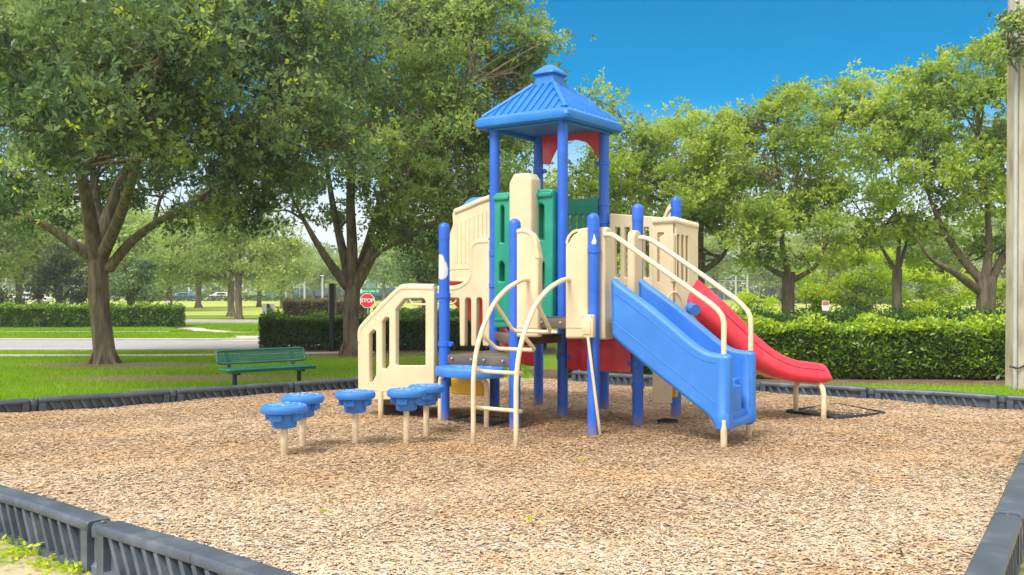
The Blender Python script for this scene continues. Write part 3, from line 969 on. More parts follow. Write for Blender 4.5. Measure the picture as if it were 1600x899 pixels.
# ================================================================== STEPPING PODS
def build_pods():
    spec = [(444, 713, .455, 'front left blue stepping pod, nearest of the five and largest in view'),
            (473, 699, .487, 'blue stepping pod half hidden behind the nearest pod'),
            (555, 692, .495, 'lone blue stepping pod standing in the middle of the row of five'),
            (635, 690, .505, 'blue stepping pod just in front of the pod beside the blue transfer step'),
            (666, 675, .482, 'blue stepping pod next to the blue transfer step, farthest of the five')]
    first = None
    for px, py, zt, lab in spec:
        g = gp(px, py)
        if first is None:
            T = thing('stepping_pod', (g.x, g.y, 0), lab, 'stepping pod', 'blue stepping pods on cream posts')
            r = .203; h = zt
            prof = [(.085, h - .205), (.102, h - .200), (.109, h - .186), (.113, h - .13), (.120, h - .085), (.150, h - .078), (.182, h - .074), (.198, h - .064), (.204, h - .045), (.204, h - .026), (.197, h - .010), (.182, h - .001), (.168, h)]
            top = MB().lathe((g.x, g.y, 0), prof, 40).build('pod_top', M['sky'], T, ang=32)
            for k in range(4):
                a = PI / 4 + k * PI / 2 + .5
                d = Vector((math.cos(a), math.sin(a)))
                p = Vector((g.x, g.y)) + d * .10
                MB().obox(p, d, 0, .058, -.060, .060, h - .138, h - .07).build('lug', M['sky'], top, bevel=.012)
            pat = MB()
            for k in range(34):
                a = RNG.uniform(0, 2 * PI); rr = .155 * math.sqrt(RNG.uniform(.02, 1)); t = RNG.uniform(0, PI); l = RNG.uniform(.010, .022)
                x, y = g.x + rr * math.cos(a), g.y + rr * math.sin(a)
                pat.bar((x - math.cos(t) * l, y - math.sin(t) * l, h + .002), (x + math.cos(t) * l, y + math.sin(t) * l, h + .002), .011, .008)
            merge_into(top, pat, M['worn'], .003)
            MB().lathe((g.x, g.y, 0), [(.0315, -.6), (.0315, h - .19)], 16).build('pedestal', M['pipe'], T, ang=50)
            first = T; h0 = zt
        else:
            c = copy_tree(first)
            c.location = (g.x, g.y, zt - h0)
            c.rotation_euler.z = RNG.uniform(0, 1.0)
            sc = {473: .965, 555: .945, 635: .925, 666: .93}[px]
            c.scale = (sc, sc, 1)
            c['label'] = lab


build_pods()


# ================================================================== BENCH
def build_bench():
    c = Vector((-3.66, 14.45)); u = Vector((.765, .644)); n = Vector((-u.y, u.x))
    T = thing('park_bench', (c.x, c.y, GZ), 'green bench with perforated metal seat and back on the lawn behind the plastic border', 'bench')
    def P(a, b, z): q = c + u * a + n * b; return Vector((q.x, q.y, GZ + z))
    L = .70
    def meshpanel(a0, a1, f, rows, cols, r, rim):
        mb = MB()
        for i in range(cols + rows):
            pass
        for i in range(cols + 1):
            mb.bar(f(a0 + (a1 - a0) * i / cols, 0), f(a0 + (a1 - a0) * i / cols, 1), r, r * .8)
        for j in range(1, rows):
            mb.bar(f(a0, j / rows), f(a1, j / rows), r, r * .8)
        return mb
    # seat: solid-looking expanded metal with a rolled rim
    fs = lambda a, v: P(a, -.14 + .29 * v, .45 - .012 * math.sin(PI * v))
    seat = meshpanel(-L, L, fs, 14, 64, .014, 0).build('seat', M['benchgreen'], T)
    rim = [P(-L, -.15, .45), P(L, -.15, .45), P(L, .16, .45), P(-L, .16, .45), P(-L, -.15, .45)]
    rp = [P(a, b, .447) for a, b in fillet([(-L - .01, -.16), (L + .01, -.16), (L + .01, .165), (-L - .01, .165)], .05)]
    mb = MB(); mb.tube(rp + [rp[0]], .02, 8); mb.obox(Vector((c.x, c.y)) , u, -L, L, -.165, -.155, GZ + .405, GZ + .45)
    mb.build('seat_rim', M['benchgreen'], T, ang=60)
    fb = lambda a, v: P(a, .20 + .07 * v, .525 + .18 * v)
    back = meshpanel(-L, L, fb, 7, 50, .0145, 0).build('backrest', M['benchgreen'], T)
    rp = [fb(a, v) for a, v in fillet([(-L - .01, 0), (L + .01, 0), (L + .01, 1.02), (-L - .01, 1.02)], .12)]
    MB().tube(rp + [rp[0]], .018, 8).build('back_rim', M['benchgreen'], T, ang=60)
    for a in (-.54, .50):
        mb = MB(); mb.tube([P(a, 0, -.1), P(a, 0, .40)], .034, 10); mb.bar(P(a, -.15, .40), P(a, .2, .40), .05, .05)
        mb.build('leg', M['black'], T, ang=50)
        mb = MB(); mb.bar(P(a, .17, .40), P(a, .215, .55), .05, .03); mb.bar(P(a, .222, .54), P(a, .285, .69), .055, .012)
        mb.build('back_strut', M['benchgreen'] if False else M['black'], T)


build_bench()


# ================================================================== PLASTIC BORDER TIMBERS
def build_border():
    def make(name, p, q, outward, first=None):
        """one moulded timber from joint p to joint q"""
        u = (q - p); L = u.length; u.normalize()
        n = Vector((-u.y, u.x))
        s = 1 if n.dot(outward) > 0 else -1
        mid = (p + q) / 2
        return u, L, s
    ZT = .152

    def timber(p, q, inner, label):
        u = (q - p); L = u.length; u.normalize(); n = Vector((-u.y, u.x))
        s = 1 if n.dot(inner) < 0 else -1            # outward side; the inner top edge lies on the line p-q
        T = thing('border_timber', (p.x, p.y, GZ), label, 'border timber', 'dark plastic timbers edging the wood chips')
        mb = MB()
        off = .075 * s
        c0 = p + n * off
        cap = []
        # body: rounded top beam, thin web and foot
        k0, k1 = .055, L - .055
        def sec(t, prof):
            q_ = c0 + u * t
            wob = .004 * math.sin(t * 4.1 + p.x)
            return [Vector((q_.x + n.x * w, q_.y + n.y * w, z + wob)) for w, z in prof]
        beam = [(-.072, .098), (-.078, .112), (-.075, .138), (-.064, .150), (0, .154), (.064, .150), (.075, .138), (.078, .112), (.072, .098), (.03, .092), (-.03, .092)]
        mids = [k0, k0 + .012] + list(np.linspace(k0 + .04, L / 2 - .012, 5)) + [L / 2 - .004, L / 2, L / 2 + .004] + list(np.linspace(L / 2 + .012, k1 - .04, 5)) + [k1 - .012, k1]
        secs = []
        for t in mids:
            sh = .86 if t in (k0, k1) else (.93 if abs(t - L / 2) < .002 else 1)
            secs.append(sec(t, [(w * sh, .112 + (z - .112) * sh) for w, z in beam]))
        mb.loft(secs)
        mb.obox(c0, u, k0 + .01, k1 - .01, -.026, .026, GZ - .08, .093)
        mb.obox(c0, u, k0 + .01, k1 - .01, -.068, .068, GZ - .08, GZ + .045)
        for a in (k0 + .0, k1 - .075):
            mb.obox(c0, u, a, a + .075, -.07, .07, GZ - .08, .096)
        # slanted ribs, both faces
        nr = int((L - .35) / .118)
        for i in range(nr):
            a = k0 + .13 + i * .118
            for sd in (-1, 1):
                d = .045 * sd
                lo = c0 + u * (a + .12) + n * d; hi = c0 + u * a + n * d
                mb.bar((lo.x, lo.y, GZ + .03), (hi.x, hi.y, .097), .034, .040, up=(n.x, n.y, 0))
        mb.build('timber_body', M['border'], T, ang=40)
        # knuckle and pin that lock it to the next piece
        kn = MB(); j = q + n * off
        kn.lathe((j.x, j.y, 0), [(.062, GZ - .08), (.066, GZ + .05), (.066, GZ + .052), (.05, GZ + .07), (.05, .06), (.064, .066), (.066, .115), (.056, .135)], 16)
        k = kn.build('knuckle', M['border'], T, ang=35)
        MB().lathe((j.x, j.y, 0), [(.018, .13), (.018, .143), (.012, .15)], 12).build('pin', M['border'], k, ang=35)

    def run(p, d, dist0, n, step, inner, labels):
        for i in range(n):
            a = p + d * (dist0 + i * step); b = p + d * (dist0 + (i + 1) * step)
            timber(a, b, inner, labels[i])

    # far left edge
    d = (CT - CW).normalized(); inn = Vector((-d.y, d.x)) if Vector((-d.y, d.x)).dot(CN - CW) > 0 else Vector((d.y, -d.x))
    j0 = (Vector((-6.05, 11.34)) + Vector((3.76, 3.0)) * .078 - CW).dot(d)
    run(CW, d, j0 - 1.68, 5, 1.68, inn, ['dark plastic border timber at the left edge of the photo, below the big oak trunk',
                                         'dark plastic border timber left of the green bench, in front of the oak trunk',
                                         'dark plastic border timber just in front of the left leg of the green bench',
                                         'dark plastic border timber in front of the right leg of the green bench',
                                         'dark plastic border timber seen behind the cream steps and posts of the playground structure'])
    # far right edge
    d2 = (CE - CT).normalized(); inn2 = Vector((d2.y, -d2.x))
    if inn2.dot(CN - CT) < 0: inn2 = -inn2
    def ontop(px):                                # where the far right border line meets a photo column
        k = (px - PX0) / FPX
        return (k * CT.y - CT.x) / (d2.x - k * d2.y)
    a = ontop(1360)
    st = (ontop(1565) - a)
    run(CT, d2, a - 3 * st, 5, st, inn2, ['dark plastic border timber farthest back, seen between the blue posts under the decks',
                                          'dark plastic border timber seen under the red panel, behind the blue enclosed stairs',
                                          'dark plastic border timber behind the foot of the front red slide',
                                          'dark plastic border timber right of the red slide, before the leafy hedge',
                                          'dark plastic border timber beside the foot of the concrete pole'])
    # near left edge
    d3 = (CN - CW).normalized(); inn3 = Vector((-d3.y, d3.x))
    if inn3.dot(CT - CW) < 0: inn3 = -inn3
    J = Vector((-2.3, 5.46)); j = (J - CW).dot(d3)
    run(CW, d3, j - 3 * 2.02, 5, 2.02, inn3, ['dark plastic border timber farthest left on the near edge, outside the photo', 'dark plastic border timber left of the photo frame on the near edge',
                                              'weathered dark plastic border timber in the bottom left corner beside the sandy ground',
                                              'weathered dark plastic border timber along the bottom edge of the photo',
                                              'dark plastic border timber at the near corner below the photo'])
    # near right edge
    d4 = (CN - CE).normalized(); inn4 = Vector((-d4.y, d4.x))
    if inn4.dot(CW - CE) < 0: inn4 = -inn4
    J = Vector((2.82, 5.65)); j = (J - CE).dot(d4)
    run(CE, d4, j - 3 * 1.90, 5, 1.90, inn4, ['dark plastic border timber on the right, out of view',
                                              'pale grey plastic border timber farthest up the right edge of the photo',
                                              'pale grey plastic border timber second down the right edge of the photo',
                                              'pale grey plastic border timber in the bottom right corner of the photo', 'pale grey plastic border timber below the bottom right corner of the photo'])


build_border()


# ================================================================== GROUND
DIRT = [(-8.3, 20.6, 2.6, 1.1), (-5.9, 17.6, 3.0, .8), (-3.7, 23.4, 2.2, 1.0), (-5.4, 15.6, 1.0, .35), (-2.6, 21.0, 1.2, .5)]      # bare earth: x, y, rx, ry
SAND = [(-4.2, 3.6, 4.2, 2.6), (3.9, 3.2, 1.5, 3.4), (6.0, 6.2, 3.2, 4.2), (-8.5, 6.6, 3.4, 2.6), (0, 1, 5, 2)]


def ground_mat():
    m, nt, b = mat_base('lawn_and_earth')
    tc = N(nt, 'ShaderNodeTexCoord'); sep = N(nt, 'ShaderNodeSeparateXYZ')
    nt.links.new(tc.outputs['Object'], sep.inputs[0])
    def math_(op, a, b_=None, c=None):
        n = N(nt, 'ShaderNodeMath', operation=op)
        for i, x in enumerate((a, b_, c)):
            if x is None: continue
            if isinstance(x, (int, float)): n.inputs[i].default_value = x
            else: nt.links.new(x, n.inputs[i])
        return n.outputs[0]
    n1 = noise(nt, .35, 6, .6); n2 = noise(nt, 9, 4, .7); n3 = noise(nt, 60, 3, .7)
    g = ramp(nt, [(.30, (.105, .185, .014)), (.52, (.155, .265, .02)), (.72, (.22, .30, .035))])
    nt.links.new(math_('ADD', math_('MULTIPLY', n1.outputs['Fac'], .5), math_('MULTIPLY', n2.outputs['Fac'], .5)), g.inputs[0])
    # drier, yellower open field beyond the road
    far = ramp(nt, [(.35, (.30, .37, .07)), (.65, (.40, .44, .11))])
    nf = noise(nt, .06, 6, .6)
    nt.links.new(nf.outputs['Fac'], far.inputs[0])
    mfar = N(nt, 'ShaderNodeMapRange', interpolation_type='SMOOTHSTEP'); mfar.inputs[1].default_value = 54; mfar.inputs[2].default_value = 66
    nt.links.new(sep.outputs[1], mfar.inputs[0])
    mx = N(nt, 'ShaderNodeMixRGB'); nt.links.new(mfar.outputs[0], mx.inputs[0]); nt.links.new(g.outputs[0], mx.inputs[1]); nt.links.new(far.outputs[0], mx.inputs[2])
    col = mx.outputs[0]
    def ell(lst, colors, soft=.35):
        nonlocal col
        acc = None
        for x, y, rx, ry in lst:
            dx = math_('DIVIDE', math_('SUBTRACT', sep.outputs[0], x), rx); dy = math_('DIVIDE', math_('SUBTRACT', sep.outputs[1], y), ry)
            d = math_('ADD', math_('MULTIPLY', dx, dx), math_('MULTIPLY', dy, dy))
            d = math_('ADD', d, math_('MULTIPLY', math_('SUBTRACT', n2.outputs['Fac'], .5), 2.4))
            mr = N(nt, 'ShaderNodeMapRange', interpolation_type='SMOOTHSTEP')
            mr.inputs[1].default_value = 1.25; mr.inputs[2].default_value = .45
            nt.links.new(d, mr.inputs[0])
            acc = mr.outputs[0] if acc is None else math_('MAXIMUM', acc, mr.outputs[0])
        rr = ramp(nt, colors); nt.links.new(n3.outputs['Fac'], rr.inputs[0])
        m2 = N(nt, 'ShaderNodeMixRGB'); nt.links.new(acc, m2.inputs[0]); nt.links.new(col, m2.inputs[1]); nt.links.new(rr.outputs[0], m2.inputs[2])
        col = m2.outputs[0]
    ell(DIRT, [(.3, (.13, .09, .05)), (.55, (.26, .19, .115)), (.75, (.42, .33, .21))])
    ell(SAND, [(.3, (.36, .28, .18)), (.55, (.52, .43, .31)), (.75, (.62, .54, .42))])
    nt.links.new(col, b.inputs['Base Color'])
    b.inputs['Roughness'].default_value = .95; b.inputs['Specular IOR Level'].default_value = .1
    bump(nt, b, math_('ADD', n3.outputs['Fac'], n2.outputs['Fac']), .5, .03)
    return m


def build_ground():
    mb = MB()
    xs = [-500, -120, -40, 40, 120, 500]; ys = [-60, 0, 60, 200, 700]
    vs = [(x, y, GZ) for y in ys for x in xs]
    nx = len(xs)
    mb.add(vs, [(j * nx + i, j * nx + i + 1, (j + 1) * nx + i + 1, (j + 1) * nx + i) for j in range(len(ys) - 1) for i in range(nx - 1)])
    tag(mb.build('ground', ground_mat()), kind='structure')
    # wood chip bed
    m, nt, b = mat_base('wood_chip_bed')
    vo = N(nt, 'ShaderNodeTexVoronoi', inp={'Scale': 26.0}); tc = N(nt, 'ShaderNodeTexCoord')
    mp = N(nt, 'ShaderNodeMapping'); mp.inputs['Scale'].default_value = (1, 1.6, 1)
    nt.links.new(tc.outputs['Object'], mp.inputs[0]); nt.links.new(mp.outputs[0], vo.inputs['Vector'])
    rp = ramp(nt, [(0, (.22, .14, .085)), (.4, (.37, .25, .155)), (1, (.48, .37, .27))])
    sp = N(nt, 'ShaderNodeSeparateColor'); nt.links.new(vo.outputs['Color'], sp.inputs[0]); nt.links.new(sp.outputs[0], rp.inputs[0])
    nt.links.new(rp.outputs[0], b.inputs['Base Color']); b.inputs['Roughness'].default_value = .95
    bump(nt, b, vo.outputs['Distance'], .8, .02)
    n = 70
    vs, fs = [], []
    for j in range(n + 1):
        for i in range(n + 1):
            u, v = i / n, j / n
            p = (CW * (1 - u) + CN * u) * (1 - v) + (CT * (1 - u) + CE * u) * v
            vs.append((p.x, p.y, float(chip_h(p.x, p.y)) - .006))
    for j in range(n):
        for i in range(n):
            a = j * (n + 1) + i; fs.append((a, a + 1, a + n + 2, a + n + 1))
    tag(MB().add(vs, fs).build('wood_chip_bed', m, ang=90), kind='structure')
    # loose chips
    def sample(nc, f):
        P = np.empty((0, 2))
        while len(P) < nc:
            x = RNG.uniform(-7.7, 6.6, nc); y = RNG.uniform(2.7, 16.2, nc)
            k = in_poly(x, y, PLOT) & (RNG.uniform(0, 1, nc) < f(y))
            P = np.concatenate([P, np.stack([x[k], y[k]], 1)])
        return P[:nc]
    nc = 330000
    P = sample(nc, lambda y: np.clip(1.15 - y / 22, .45, 1))
    x, y = P.T
    L = RNG.uniform(.018, .047, nc) * RNG.choice([1, 1, 1.3], nc); W = RNG.uniform(.008, .018, nc)
    th = RNG.uniform(0, 2 * PI, nc)
    tilt = RNG.normal(0, .10, nc); roll = RNG.normal(0, .19, nc)
    t = np.stack([np.cos(th) * np.cos(tilt), np.sin(th) * np.cos(tilt), np.sin(tilt)], 1)
    s0 = np.stack([-np.sin(th), np.cos(th), np.zeros(nc)], 1)
    nn = np.cross(t, s0)
    s = s0 * np.cos(roll)[:, None] + nn * np.sin(roll)[:, None]
    c = np.stack([x, y, chip_h(x, y) + RNG.uniform(.0, .008, nc)], 1)
    tw = RNG.uniform(.35, 1.0, (4, nc))
    hl, hw = (L / 2)[:, None], (W / 2)[:, None]
    V = np.stack([c - t * hl - s * hw * tw[0][:, None], c + t * hl - s * hw * tw[1][:, None], c + t * hl + s * hw * tw[2][:, None], c - t * hl + s * hw * tw[3][:, None]], 1)
    # fresh orange-brown chips round the play structure, bleached grey ones towards the front
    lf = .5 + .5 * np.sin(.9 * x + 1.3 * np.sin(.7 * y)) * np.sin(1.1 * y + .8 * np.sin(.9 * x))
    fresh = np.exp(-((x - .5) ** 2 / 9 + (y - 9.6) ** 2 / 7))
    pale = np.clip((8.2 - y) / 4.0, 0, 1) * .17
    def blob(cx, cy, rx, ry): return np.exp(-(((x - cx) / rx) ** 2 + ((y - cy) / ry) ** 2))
    dark_patches = blob(.9, 9.9, 1.0, .7) + blob(-.9, 11.2, 1.1, .5) + .8 * blob(2.3, 8.7, .5, .4) + .7 * blob(3.7, 10.7, .7, .4) + .7 * blob(1.5, 4.9, .45, .3) + .6 * blob(-1.0, 8.9, .9, .35) + .5 * blob(.55, 6.3, .5, .3)  # chips tinted darker in soft oval patches
    tint = RNG.beta(2.2, 2.0, nc) * .82 + .12 + pale - .10 * fresh + .16 * (lf - .5) - .22 * dark_patches - .09 * np.clip((y - 6.5) / 4, 0, 1)
    nt = M['chips'].node_tree; bs = nt.nodes['Principled BSDF']; src = bs.inputs['Base Color'].links[0].from_socket
    nz = noise(nt, .75, 5, .62); hp = ramp(nt, [(.36, (1.02, 1.03, 1.06)), (.52, (1.0, .985, .96)), (.68, (1.06, .93, .76))])
    nt.links.new(nz.outputs['Fac'], hp.inputs[0])
    mm = N(nt, 'ShaderNodeMixRGB', blend_type='MULTIPLY', inp={0: 1.0}); nt.links.new(src, mm.inputs[1]); nt.links.new(hp.outputs[0], mm.inputs[2]); nt.links.new(mm.outputs[0], bs.inputs['Base Color'])
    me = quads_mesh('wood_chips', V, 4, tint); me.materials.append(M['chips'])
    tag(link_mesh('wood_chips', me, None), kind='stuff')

    # road, kerbs, footpaths
    def strip(pts, w, z, name, mat, h=None):
        L_, R_ = [], []
        P_ = [Vector(p) for p in pts]
        for i, p in enumerate(P_):
            d = (P_[min(i + 1, len(P_) - 1)] - P_[max(i - 1, 0)]).normalized(); nn_ = Vector((-d.y, d.x))
            L_.append(p + nn_ * w / 2); R_.append(p - nn_ * w / 2)
        mb = MB(); m_ = len(P_)
        vs = [(p.x, p.y, z) for p in L_ + R_]; fs = [(i, m_ + i, m_ + i + 1, i + 1) for i in range(m_ - 1)]
        if h:
            vs += [(p.x, p.y, z - h) for p in L_ + R_]
            for o in (0, m_):
                for i in range(m_ - 1): fs.append((o + i, o + i + 1, 2 * m_ + o + i + 1, 2 * m_ + o + i))
            for i in (0, m_ - 1): fs.append((i, m_ + i, 3 * m_ + i, 2 * m_ + i))
        mb.add(vs, fs)
        return tag(mb.build(name, mat), kind='structure')
    asph = plastic('asphalt', (.30, .30, .315), .9, .10, grime=.3)
    conc = plastic('pale_concrete', (.46, .42, .36), .9, .1, grime=.3)
    def curve(p): return [(v.x, v.y) for v in bez([Vector((*q, 0)) for q in p], 8)]
    rc = curve([(-90, 28.6), (-40, 28.5), (-14, 28.4), (-8.2, 28.6), (-4, 30), (-1.6, 34), (-1.5, 39), (-4, 44.5), (-10, 48), (-30, 50), (-90, 52)])
    strip(rc, 5.2, GZ + .008, 'road', asph)
    for sgn, nm in ((1, 'kerb'), (-1, 'kerb')):
        q = [Vector(p) for p in rc]; out = []
        for i, p in enumerate(q):
            d = (q[min(i + 1, len(q) - 1)] - q[max(i - 1, 0)]).normalized(); out.append(p + Vector((-d.y, d.x)) * sgn * 2.78)
        strip(out, .36, GZ + .06, nm, conc, .2)
    strip([(-90, 23.6), (-20, 23.5), (-8.5, 23.8), (-3.6, 25.0)], .75, GZ + .012, 'footpath', conc)
    strip(curve([(-90, 37.4), (-20, 37.3), (-13.2, 37.6), (-10.6, 36.4), (-9.0, 33.6), (-8.6, 31.5)]), 1.25, GZ + .012, 'footpath', conc)
    strip([(-9.3, 31.3), (-8.0, 31.1), (-6.4, 31.6)], 1.6, GZ + .016, 'footpath', conc)
    strip(curve([(-11.4, 37.6), (-13.0, 39.4), (-13.8, 41), (-16, 44)]), 1.1, GZ + .010, 'footpath', conc)
    # brown mulch under the hedges
    mul = attr = plastic('hedge_mulch', (.13, .075, .045), .95, .35, grime=.6)
    for nm, q in (('mulch_strip', [(.5, 16.6), (13, 15.7), (13.2, 19.2), (.3, 19.6)]), ('mulch_strip', [(-7.4, 24.6), (1.2, 24.3), (1.2, 27.6), (-7.2, 27.8)])):
        mb = MB(); mb.add([(a, b_, GZ + .005) for a, b_ in q], [(0, 1, 2, 3)]); tag(mb.build(nm, mul), kind='structure')

    # grass blades
    def blades(n, xr, yr, hmin, hmax, w, cond, name):
        x = RNG.uniform(*xr, n); y = RNG.uniform(*yr, n)
        k = cond(x, y)
        for dx, dy, rx, ry in DIRT:
            d = ((x - dx) / rx) ** 2 + ((y - dy) / ry) ** 2
            k &= (d > 1.1) | (RNG.uniform(0, 1, n) < np.clip(d - .25, .06, 1) * .5)
        x, y = x[k], y[k]; n = len(x)
        h = RNG.uniform(hmin, hmax, n); a = RNG.uniform(0, 2 * PI, n); ln = RNG.uniform(.1, .7, n) * h; b_ = RNG.uniform(0, 2 * PI, n)
        c = np.stack([x, y, np.full(n, GZ)], 1)
        s = np.stack([np.cos(a), np.sin(a), np.zeros(n)], 1) * (w / 2)
        tip = c + np.stack([np.cos(b_) * ln, np.sin(b_) * ln, h], 1)
        V = np.stack([c - s, c + s, tip], 1)
        lf = .5 + .25 * np.sin(.8 * x + .5 * y) + .25 * np.sin(1.7 * y - .9 * x)
        me = quads_mesh(name, V, 3, RNG.beta(2, 2.4, n) * .7 + .3 * lf); me.materials.append(M['grass'])
        tag(link_mesh(name, me, None), kind='stuff')
    inside = lambda x, y: in_poly(x, y, PLOT)
    vis = lambda x, y, m=.0: np.abs(x) < y * .5334 + 3.0
    wide = Vector((-8.5, 10.03))
    def lawn(x, y):
        d = CT - CW
        beyond = ((d.x * (y - CW.y) - d.y * (x - CW.x)) / d.length) > .16
        return beyond & vis(x, y) & ~((np.abs(y - 23.6 - np.clip((x + 8.5) * .2, 0, 2)) < .42)) & (y < 25.3) & ~((x > -7.2) & (y > 24.5))
    blades(400000, (-16.8, .3), (10.2, 25.4), .03, .085, .011, lawn, 'lawn_grass')
    def right(x, y):
        d = CE - CT
        beyond = ((d.x * (y - CT.y) - d.y * (x - CT.x)) / d.length) > .16
        return beyond & vis(x, y) & (y < 16.75 - .07 * x)
    blades(75000, (.0, 12), (10, 17.3), .03, .09, .010, right, 'verge_grass')
    def mid(x, y):
        ok = vis(x, y) & (np.abs(y - 28.55) > 3.0) & (np.abs(y - 37.4) > .75) & (x < -5.5)
        ok &= ~((x > -9.8) & (y < 34) & (x < -7.6)) & ~((x > -15) & (y > 36) & (y < 46) & (np.abs(y - 37.5 + (x + 11.4) * 1.35) < 1.0))
        return ok
    blades(240000, (-26, -5), (31.3, 47), .05, .11, .022, mid, 'far_lawn_grass')
    # weeds in the sandy corner and sprouts between the chips
    def weed(x, y, z, r, n, lab, L_):
        c = RNG.normal(0, 1, (n, 3)) * np.array([r * .45, r * .45, r * .18]); c[:, 2] = np.abs(c[:, 2]) + .01
        P_ = c + np.array([x, y, z])
        me = quads_mesh('weed', leaves(P_, RNG.uniform(L_ * .6, L_ * 1.3, n), L_ * .45, .8), 4, RNG.uniform(.35, 1, n)); me.materials.append(M['leaf_bright'])
        o = link_mesh('weed', me, None, None, (x, y, z)); tag(o, lab, 'weed', 'weeds')
    for px, py, r, n, lab in ((25, 868, .20, 120, 'patch of green weeds at the left frame edge beside the sandy ground'), (48, 846, .14, 60, 'low weed sprouting against the near border timber at bottom left'),
                              (112, 893, .12, 60, 'bright green weed tuft at the bottom edge of the photo beside the border joint'), (70, 885, .12, 40, 'thin weed on the sand between two thicker tufts at bottom left'), (95, 858, .07, 20, 'small weed leaning on the ribs of the near border timber')):
        g = gp(px, py, GZ + .01); weed(g.x, g.y, GZ, r, n, lab, .05)
    for px, py, lab in ((505, 806, 'tiny green sprout in the wood chips left of centre foreground'), (827, 818, 'tiny green sprout in the wood chips at the centre foreground'), (908, 722, 'tiny sprout in the chips below the front corner post'), (1588, 806, 'tiny sprout in the chips beside the right border timbers')):
        g = gp(px, py, 0); weed(g.x, g.y, .015, .035, 9, lab, .035)
    g = gp(1412, 876, 0)
    o = MB().tube([(g.x, g.y, -.02), (g.x - .004, g.y + .01, .03), (g.x - .016, g.y + .012, .065)], [.009, .008, .004], 6).build('twig', M['barkdark'], None, (g.x, g.y, 0)); tag(o, 'short dark twig standing up out of the wood chips at lower right', 'twig')
    # landing mats half buried in the chips
    def matt(c, u, a, b_, lab, tilt=.0, corners=None):
        n_ = Vector((-u.y, u.x))
        if corners is None: corners = [c + u * x + n_ * y for x, y in ((-a, -b_), (a, -b_), (a, b_), (-a, b_))]
        cc = sum((Vector(p[:2]) for p in corners), Vector((0, 0))) / 4
        pts = [Vector(p) for p in fillet([tuple(Vector(p[:2])) for p in corners], .05)]
        def ring(k, z): return [Vector((*(cc + (p - cc) * k), z)) for p in pts]
        mb = MB(); mb.loft([ring(1, -.03), ring(1, .020), ring(.985, .028), ring(.955, .028), ring(.945, .018), ring(.94, .004)])
        o = mb.build('landing_mat', M['mat'], None, (cc.x, cc.y, 0), ang=40)
        tag(o, lab, 'mat')
        # chips scattered over it
    matt(None, A, 0, 0, 'black rubber landing mat half covered with chips under the end of the front red slide', 0, [gp(1226, 644), gp(1311, 656), gp(1386, 647), gp(1308, 633)])
    matt(Vector((-.33, 10.75)), A, .30, .22, 'black mat edge poking out of the chips between the blue step and the arch ladder')
    matt(Vector((1.72, 10.62)), A, .10, .09, 'small dark mat corner in the chips below the yellow panel')


build_ground()


